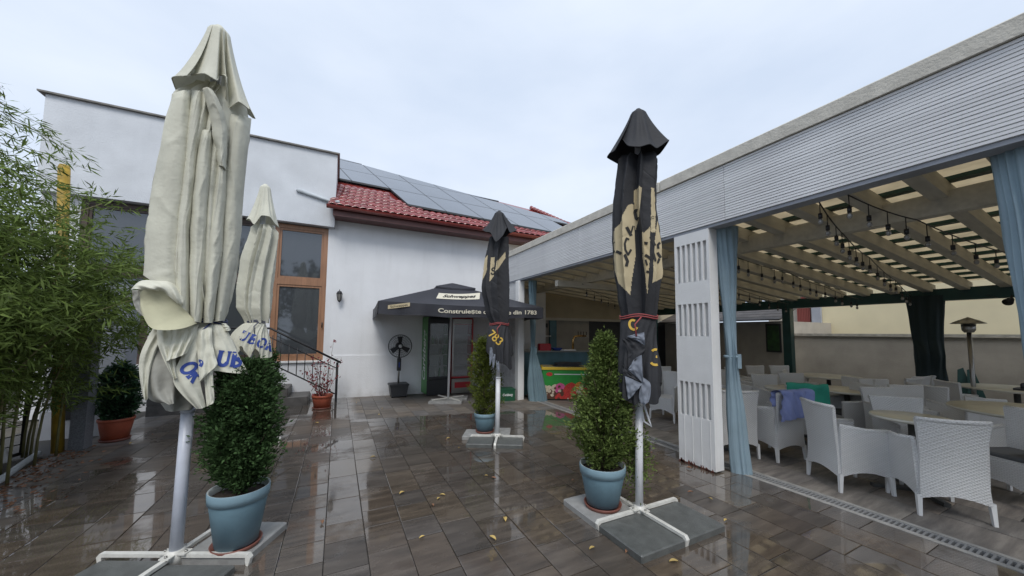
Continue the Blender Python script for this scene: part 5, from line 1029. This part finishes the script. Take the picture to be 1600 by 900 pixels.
# ================================================================ FURNITURE
def make_chair():
    t = thing('wicker_armchair', 'x', 'armchair')
    W, Dp = .27, .27
    def slab(fn, name, th, ax):
        """curved panel with thickness: fn(u,v) -> centre point"""
        b = MB(); nu, nv = 10, 10
        o = Vector(ax)*th*.5
        v1 = [Vector(fn(i/nu, j/nv))+o for j in range(nv+1) for i in range(nu+1)]; v2 = [p-o*2 for p in v1]; N = len(v1); w_ = nu+1
        f = [(j*w_+i, j*w_+i+1, (j+1)*w_+i+1, (j+1)*w_+i) for j in range(nv) for i in range(nu)]
        f += [tuple(N+q for q in reversed(x_)) for x_ in f]
        ed = [j*w_ for j in range(nv+1)]; ed2 = [j*w_+nu for j in range(nv+1)]
        for E_, fl in ((ed, 0), (ed2, 1)):
            for a, c_ in zip(E_, E_[1:]): q = (a, c_, c_+N, a+N); f.append(q if not fl else q[::-1])
        for E_, fl in ((list(range(nu+1)), 1), ([nv*w_+i for i in range(nu+1)], 0)):
            for a, c_ in zip(E_, E_[1:]): q = (a, c_, c_+N, a+N); f.append(q if not fl else q[::-1])
        b.add(v1+v2, f, 'wicker'); return b.build(name, t)
    # back: bottom edge arched, flared at top
    def back(u, v):
        zb = .150+.045*math.sin(PI*u); z = zb+(.835-.008*math.sin(PI*u)-zb)*v; w_ = .232+.028*(1-v)**1.5+.046*max(0, (v-.45)*1.8)**1.5
        return ((2*u-1)*w_, .24+.015*(1-v)**2+.085*max(0, v-.35)**1.1+.012*math.sin(PI*u), z)
    slab(back, 'backrest', .034, (0, 1, 0))
    for s_ in (-1, 1):
        def side(u, v, s_=s_):
            zt = .605+.035*max(0, u-.55)/.45; zb = .150+.05*math.sin(PI*u); y = -.26+.50*u
            return (s_*(.245+.022*v), y-(1-v)*0*.02, zb+(zt-zb)*v)
        slab(side, 'side_panel', .038, (1, 0, 0))
        MB().tube([(s_*.267, -.265, .605), (s_*.268, -.02, .610), (s_*.262, .235, .645)], .0215, 'wicker', 8).build('armrest', t)
    slab(lambda u, v: ((2*u-1)*.225, -.245, 150e-3+.05*math.sin(PI*u)+(.235-.05*math.sin(PI*u))*v), 'front_apron', .03, (0, 1, 0))
    MB().box((-.225, -.25, .375), (.225, .225, .41), 'wicker').build('seat', t)
    b = MB(); b.tube([(.0-.275, .30, .835), (-.14, .306, .829), (0, .312, .826), (.14, .306, .829), (.275, .30, .835)], .019, 'wicker', 8); b.build('top_rail', t)
    for sx_ in (-1, 1):
        for sy_, yy in ((-1, -.245), (1, .25)):
            MB().add([(sx_*.262-.02, yy-.02, .18), (sx_*.262+.02, yy-.02, .18), (sx_*.262+.02, yy+.02, .18), (sx_*.262-.02, yy+.02, .18), (sx_*.268-.014, yy+sy_*.012-.014, 0), (sx_*.268+.014, yy+sy_*.012-.014, 0), (sx_*.268+.014, yy+sy_*.012+.014, 0), (sx_*.268-.014, yy+sy_*.012+.014, 0)],
                     [(4, 5, 1, 0), (5, 6, 2, 1), (6, 7, 3, 2), (7, 4, 0, 3), (7, 6, 5, 4)], 'chairleg').build('leg', t)
    MB().bbox((-.215, -.235, .411), (.215, .215, .45), 'cushion', .015).build('cushion', t)
    for ch in t.children:      # overall proportions: slim armchair, 45 cm wide
        for v in ch.data.vertices: v.co.x *= .84; v.co.y *= .90
    return t
chairs = [  # x, y, facing dx, dy, cushion, label
 (4.92, 1.21, .76, .65, 0, 'white wicker armchair seen from behind, nearest one beside the drain'),
 (4.84, 1.79, .83, -.56, 0, 'white wicker armchair seen from its side, between the nearest chair and the blue jacket'),
 (5.13, 2.64, .20, .98, 0, 'white wicker armchair with a blue jacket over its back'),
 (5.86, .90, -.90, .40, 1, 'white wicker armchair with grey cushion cut by the right edge of the photo'),
 (5.64, 1.52, -.75, -.66, 0, 'white wicker armchair facing us across the small round table'),
 (4.72, 2.95, .5, .86, 0, 'white wicker armchair partly hidden behind the tied blue curtain'),
 (6.75, 2.47, -.85, .5, 1, 'wicker armchair turned sideways, right of the green jacket'),
 (6.05, 2.68, .85, .5, 0, 'wicker armchair under the green jacket'),
 (6.58, 1.88, -.45, -.9, 0, 'wicker armchair back just above the chair that faces us'),
 (7.25, 1.80, -.5, -.87, 0, 'wicker armchair behind the round table, second back to the right of the sideways chair'),
 (7.75, 2.30, -.5, -.87, 0, 'wicker armchair in shade, just its top showing behind two chair backs'),
 (6.75, 3.40, -.45, -.90, 0, 'wicker armchair facing out, left of the twin round tables'),
 (7.50, 3.33, -.45, -.90, 0, 'wicker armchair facing out between the twin round tables'),
 (6.60, 4.05, -.3, -.95, 0, 'wicker armchair right next to the tied curtain, front one of the pair'),
 (7.05, 4.20, -.2, -.98, 0, 'wicker armchair close to the tied curtain, rear one of the pair'),
 (7.85, 4.55, .1, -1, 0, 'shaded wicker armchair below the dark picture frame'),
 (8.55, 4.50, -.3, -.95, 0, 'shaded wicker armchair left of the green back post'),
 (9.10, 4.30, -.4, -.9, 0, 'shaded wicker armchair at the foot of the green back post'),
 (8.15, 3.65, .3, -.95, 0, 'shaded wicker armchair left of the far oval table'),
 (8.80, 2.55, .2, .98, 0, 'shaded wicker armchair right of the far oval table, left of three'),
 (9.30, 2.60, .2, .98, 0, 'shaded wicker armchair right of the far oval table, middle of three'),
 (9.85, 2.55, .1, 1, 0, 'shaded wicker armchair right of the far oval table, nearest the dark curtain'),
 (7.95, 1.82, .9, -.3, 0, 'wicker armchair with low arms behind the big round table'),
 (8.90, 1.75, .7, -.7, 0, 'shaded wicker armchair in front of the dark curtain'),
 (7.65, 2.75, -.9, .1, 0, 'wicker armchair between the twin round tables and the far oval table'),
 (5.50, 4.55, -.94, -.2, 0, 'wicker armchair left of the slotted column, turned left'),
 (6.20, 5.25, -.6, -.8, 0, 'wicker armchair left of the slotted column, behind the turned one'),
 (4.95, 5.55, .2, -.98, 0, 'wicker armchair behind the cone shaped thuja'),
 (5.60, 5.95, -.3, -.95, 0, 'wicker armchair further behind the cone shaped thuja, towards the bar'),
]
proto = make_chair()
for i, (x, y, dx, dy, cu_, lb) in enumerate(chairs):
    o = proto if i == 0 else copy_tree(proto)
    o.location = (x, y, 0); o.rotation_euler = (0, 0, math.atan2(dx, -dy)); o['label'] = lb; o['group'] = 'white wicker armchairs in the pavilion'
    if not cu_:
        for ch in list(o.children):
            if ch.name.startswith('cushion') and i: bpy.data.objects.remove(ch)
for ch in list(proto.children):
    if ch.name.startswith('cushion'): bpy.data.objects.remove(ch)
def table(x, y, r_, label, oval=1):
    t = thing('round_table', label, 'table', (x, y, 0), 0, 'round tables in the pavilion')
    T = Matrix.Diagonal((1, oval, 1, 1))
    MB().lathe([(.001, .735), (r_-.012, .735), (r_-.004, .732)], 'tabletop', 48, T=T).build('tabletop', t); MB().lathe([(r_-.004, .732), (r_, .725), (r_, .708), (r_-.02, .70), (.001, .70)], 'tableedge', 48, T=T).build('edge', t)
    MB().tube([(0, 0, .03), (0, 0, .70)], .035, 'tableleg', 12).build('pedestal', t)
    for k in range(4): MB().box((.03, -.025, .0), (.36, .025, .035), 'tableleg', T=Matrix.Rotation(R(45+90*k), 4, 'Z')).build('foot', t)
    return t
table(5.28, 1.42, .31, 'small round table between the nearest wicker chairs')
table(6.95, .85, .70, 'large round table at the right edge of the photo')
table(4.98, 3.25, .40, 'small round table beside the tied blue curtain')
table(6.35, 2.98, .34, 'round table behind the blue and green jackets, left of twins')
table(7.0, 2.55, .42, 'round table right of the green jacket, right of twins')
table(9.0, 3.55, .52, 'far oval-looking table in front of the green post')
table(9.75, 1.45, .60, 'far round table by the patio heater')
# jackets: draped sheets
def drape(name, label, fn, mname, m2=None):
    b = MB(); b.grid(fn, 26, 34, mname); b.grid(lambda u, v: tuple(Vector(fn(u, v))*1+Vector((0, 0, -.012))), 26, 34, m2 or mname); return b.build(name, label=label, cat='jacket')
def chair_pt(idx, x, y, z):
    cx, cy, dx, dy = chairs[idx][:4]; a = math.atan2(dx, -dy); return (cx+x*math.cos(a)-y*math.sin(a), cy+x*math.sin(a)+y*math.cos(a), z)
def jb(u, v):
    x = -.25+.50*u+.02*math.sin(9*v); s_ = v*.62-.24   # over the top edge of the back
    n_ = .012*math.sin(17*u+3*v)+.012*math.sin(9*u*v*4)
    sag = .03*math.sin(PI*u)
    if s_ < -.06: return chair_pt(2, x, .22+n_, .86+s_+.06+sag*.2)
    if s_ < .06: a = (s_+.06)/.12*PI; return chair_pt(2, x, .275-.055*math.cos(a)+n_*.4, .86+.018*math.sin(a)+n_*.5)
    return chair_pt(2, x*(1+.25*(s_-.06)), .335+n_+.10*(.0), .86-(s_-.06)+.05*math.sin(3*u+1)*(s_))
drape('blue_jacket', 'blue jacket draped over the back of a wicker armchair', jb, 'blue')
def jg(u, v):
    x = -.22+.44*u; s_ = v*.56-.16; n_ = .012*math.sin(15*u+3*v)+.01*math.sin(7*v+9*u)
    if s_ < -.06: return chair_pt(7, x, .22+n_, .87+s_+.06)
    if s_ < .06: a = (s_+.06)/.12*PI; return chair_pt(7, x, .275-.055*math.cos(a), .87+.02*math.sin(a)+n_*.5)
    return chair_pt(7, x*(1+.2*(s_-.06)), .335+n_, .87-(s_-.06)-.04*math.sin(2.5*u))
drape('green_jacket', 'green jacket hanging over a wicker armchair beside the twin tables', jg, 'jgreen')
# patio heater
ph_ = thing('patio_heater', 'mushroom shaped steel patio heater in the shaded back of the pavilion', 'heater', (9.36, 1.80, 0))
MB().tube([(0, 0, 0), (0, 0, 1.62)], .028, 'steel', 12).build('pole', ph_); MB().lathe([(.001, 0), (.22, 0), (.22, .06), (.03, .12)], 'steel', 24).build('base', ph_)
MB().lathe([(.05, 1.62), (.075, 1.66), (.08, 1.76), (.001, 1.77)], 'steel', 20).build('burner', ph_); MB().lathe([(.19, 1.77), (.185, 1.78), (.11, 1.825), (.04, 1.86), (.001, 1.88)], 'steel', 32).build('reflector', ph_); MB().lathe([(.19, 1.768), (.11, 1.795), (.001, 1.80)], 'dark', 32).build('reflector_underside', ph_)
at = thing('condiment_tray', 'small dark tray with bottles on the far round table by the heater', 'tray', (9.55, 1.35, .735))
MB().box((-.16, -.08, 0), (.16, .08, .03), 'dark').build('tray', at)
for k in range(4): MB().lathe([(.001, .03), (.02, .03), (.02, .09), (.008, .11), (.001, .115)], 'dark', 8, (-.11+k*.07, 0)).build('small_bottle', at)
sp_ = thing('spotlight', 'small dark spotlight fixed to the back beam at the right', 'spotlight', (9.7, 1.41, 2.16))
MB().tube([(0, 0, .06), (-.05, 0, 0)], .012, 'black', 6).build('bracket', sp_); MB().tube([(-.02, 0, 0), (-.14, .02, -.05)], [.03, .06], 'black', 12).build('head', sp_); MB().tube([(0, 0, .02), (0, .12, .03), (.02, .25, .10)], .005, 'black', 5).build('cable', sp_)
# cloths leaning at the back wall (greenish folded umbrella-like shapes)
gc = MB()
for k in range(2): gc.add([(10.3+.05*k, 2.2-.12*k, 0), (10.45+.05*k, 1.9-.12*k, 0), (10.4+.05*k, 2.1-.1*k, .98), (10.35+.05*k, 2.16-.1*k, .94), (10.6, 2.0-.12*k, 0)], [(0, 1, 2, 3), (1, 4, 2), (4, 0, 3, 2)], 'green')
gc.build('stacked_cloth', label='dark green folded cloth leaning by the dark curtain', cat='cloth')
# string lights
def light_string(label, pts, z0, nb_, sag=.03, seed=0):
    t = thing('string_lights', label, 'string lights', (0, 0, 0), 0, 'bulb strings under the pavilion roof'); P = []
    segs = len(pts)-1
    for i in range(segs):
        a, c_ = Vector(pts[i]), Vector(pts[i+1])
        for j in range(12): s_ = j/12; p = a.lerp(c_, s_); p.z -= sag*4*s_*(1-s_); P.append(p)
    P.append(Vector(pts[-1])); MB().tube(P, .006, 'black', 5).build('cable', t)
    for k in range(nb_):
        i = int((k+.5)/nb_*(len(P)-1)); p = P[i]; rd_ = random.Random(seed*50+k); dz = .10+rd_.uniform(0, .02)
        b = MB(); b.tube([p, p-Vector((0, 0, dz))], .004, 'black', 4); b.tube([p-Vector((0, 0, dz)), p-Vector((0, 0, dz+.05))], .017, 'black', 8); so = b.build('socket', t)
        q = p-Vector((0, 0, dz+.08)); MB().sphere((q.x, q.y, q.z), .020, 'bulb', 10, sz=1.4).build('bulb', so)
zc = lambda x: rbot(x)-.03
light_string('first string of bulbs from the right, running into the roof from the slatted fascia', [(3.97, 1.40, 2.83), (4.85, 1.18, 2.645), (6.9, 1.0, 2.52), (9.6, .8, 2.30)], 0, 12, seed=1)
light_string('second string of bulbs from the right, crossing the roof to the back beam', [(3.97, 1.58, 2.83), (4.86, 1.72, 2.645), (6.2, 1.95, 2.58), (7.9, 2.2, 2.44), (9.7, 2.5, 2.32)], 0, 15, seed=2)
light_string('third string of bulbs from the right, near the top of the tied curtain', [(4.86, 2.9, 2.645), (6.4, 3.0, 2.58), (7.9, 3.1, 2.44), (9.7, 3.2, 2.30)], 0, 14, seed=3)
light_string('fourth string of bulbs from the right, behind the slotted column', [(4.86, 3.9, 2.645), (7.0, 4.2, 2.50), (9.7, 4.5, 2.30)], 0, 12, seed=4)
light_string('leftmost string of bulbs hanging near the bar', [(4.6, 5.9, 2.60), (6.0, 6.8, 2.50), (7.6, 7.8, 2.45)], 0, 6, seed=5)

# fallen leaves
lm = []
for k, mn in enumerate(('dleaf', 'bleaf')):
    b = MB(); b.grid(lambda u, v: ((u-.5)*.075, (v-.5)*.036*math.sin(PI*(.08+.84*u)), .012+.010*math.sin(PI*u)+.012*abs(v-.5)*2), 6, 4, mn); lm.append(b.mesh('fallen_leaf'))
rd = random.Random(17); n = 0
spots = [(.63, 2.75), (.9, 3.3), (.95, 3.35), (.82, 3.2), (-.05, 3.3), (.45, 4.7), (1.5, 3.6), (1.3, 2.7), (1.45, 5.0), (1.5, 5.05), (1.52, 4.6), (2.7, 3.1), (3.2, 2.2), (2.95, 1.9), (1.1, 2.5), (1.9, 1.95), (2.1, 1.72)]
while len(spots) < 40: spots.append((rd.uniform(-2.8, 4.0), rd.uniform(1.3, 8.4)))
for (x, y) in spots:
    i = rd.random() < .35; o = link('fallen_leaf', lm[1 if i else 0], None, (x, y, 0), None, 'small yellow fallen leaf on the wet paving' if not i else 'small brown fallen leaf on the wet paving', 'leaf', 'yellow fallen leaves' if not i else 'brown fallen leaves')
    s_ = rd.uniform(.45, .85); o.scale = (s_, s_, s_); o.rotation_euler = (rd.uniform(-.1, .1), rd.uniform(-.1, .1), rd.uniform(0, 6.3))
g = np.random.default_rng(3); n = 420; pos = np.stack([g.uniform(-3.1, -2.5, n)-.0, g.uniform(4.6, 6.7, n), g.uniform(.004, .02, n)], 1); pos[:, 0] = -3.15+np.abs(g.normal(size=n))*.22+(6.6-pos[:, 1])*.22
link('leaf_litter', leafcloud('leaf_litter', pos, np.stack([g.normal(size=n), g.normal(size=n), g.normal(size=n)*.1], 1), .05, .018, 'bleaf', .1), kind='stuff', label='brown leaf litter along the planted bed', cat='leaf litter')
# trees behind the viewer (seen as dark shapes in the window panes)
for (x, y, h, s_, lb) in ((-6, -9, 7, 1, 'leafy tree behind the yard, mirrored in the windows'), (-1, -11, 6.5, 2, 'round tree behind the yard, mirrored in the windows'), (5, -10, 7.5, 3, 'tall tree behind the yard, mirrored in the windows')):
    t = thing('tree', lb, 'tree', (x, y, 0)); g = np.random.default_rng(s_)
    MB().tube([(0, 0, -.06), (.1, 0, h*.45), (.0, .1, h*.8)], [.18, .12, .04], 'bark', 8).build('trunk', t)
    n = 5000; d_ = g.normal(size=(n, 3)); d_ /= np.linalg.norm(d_, axis=1)[:, None]; rr_ = g.random(n)**.4; pos = d_*rr_[:, None]*np.array([2.8, 2.8, h*.36])*(1+.2*np.sin(4*d_[:, :1]*5))+np.array([0, 0, h*.62])
    link('crown', leafcloud('crown', pos, d_+g.normal(size=(n, 3))*.6, .28, .16, 'treegreen'), t)
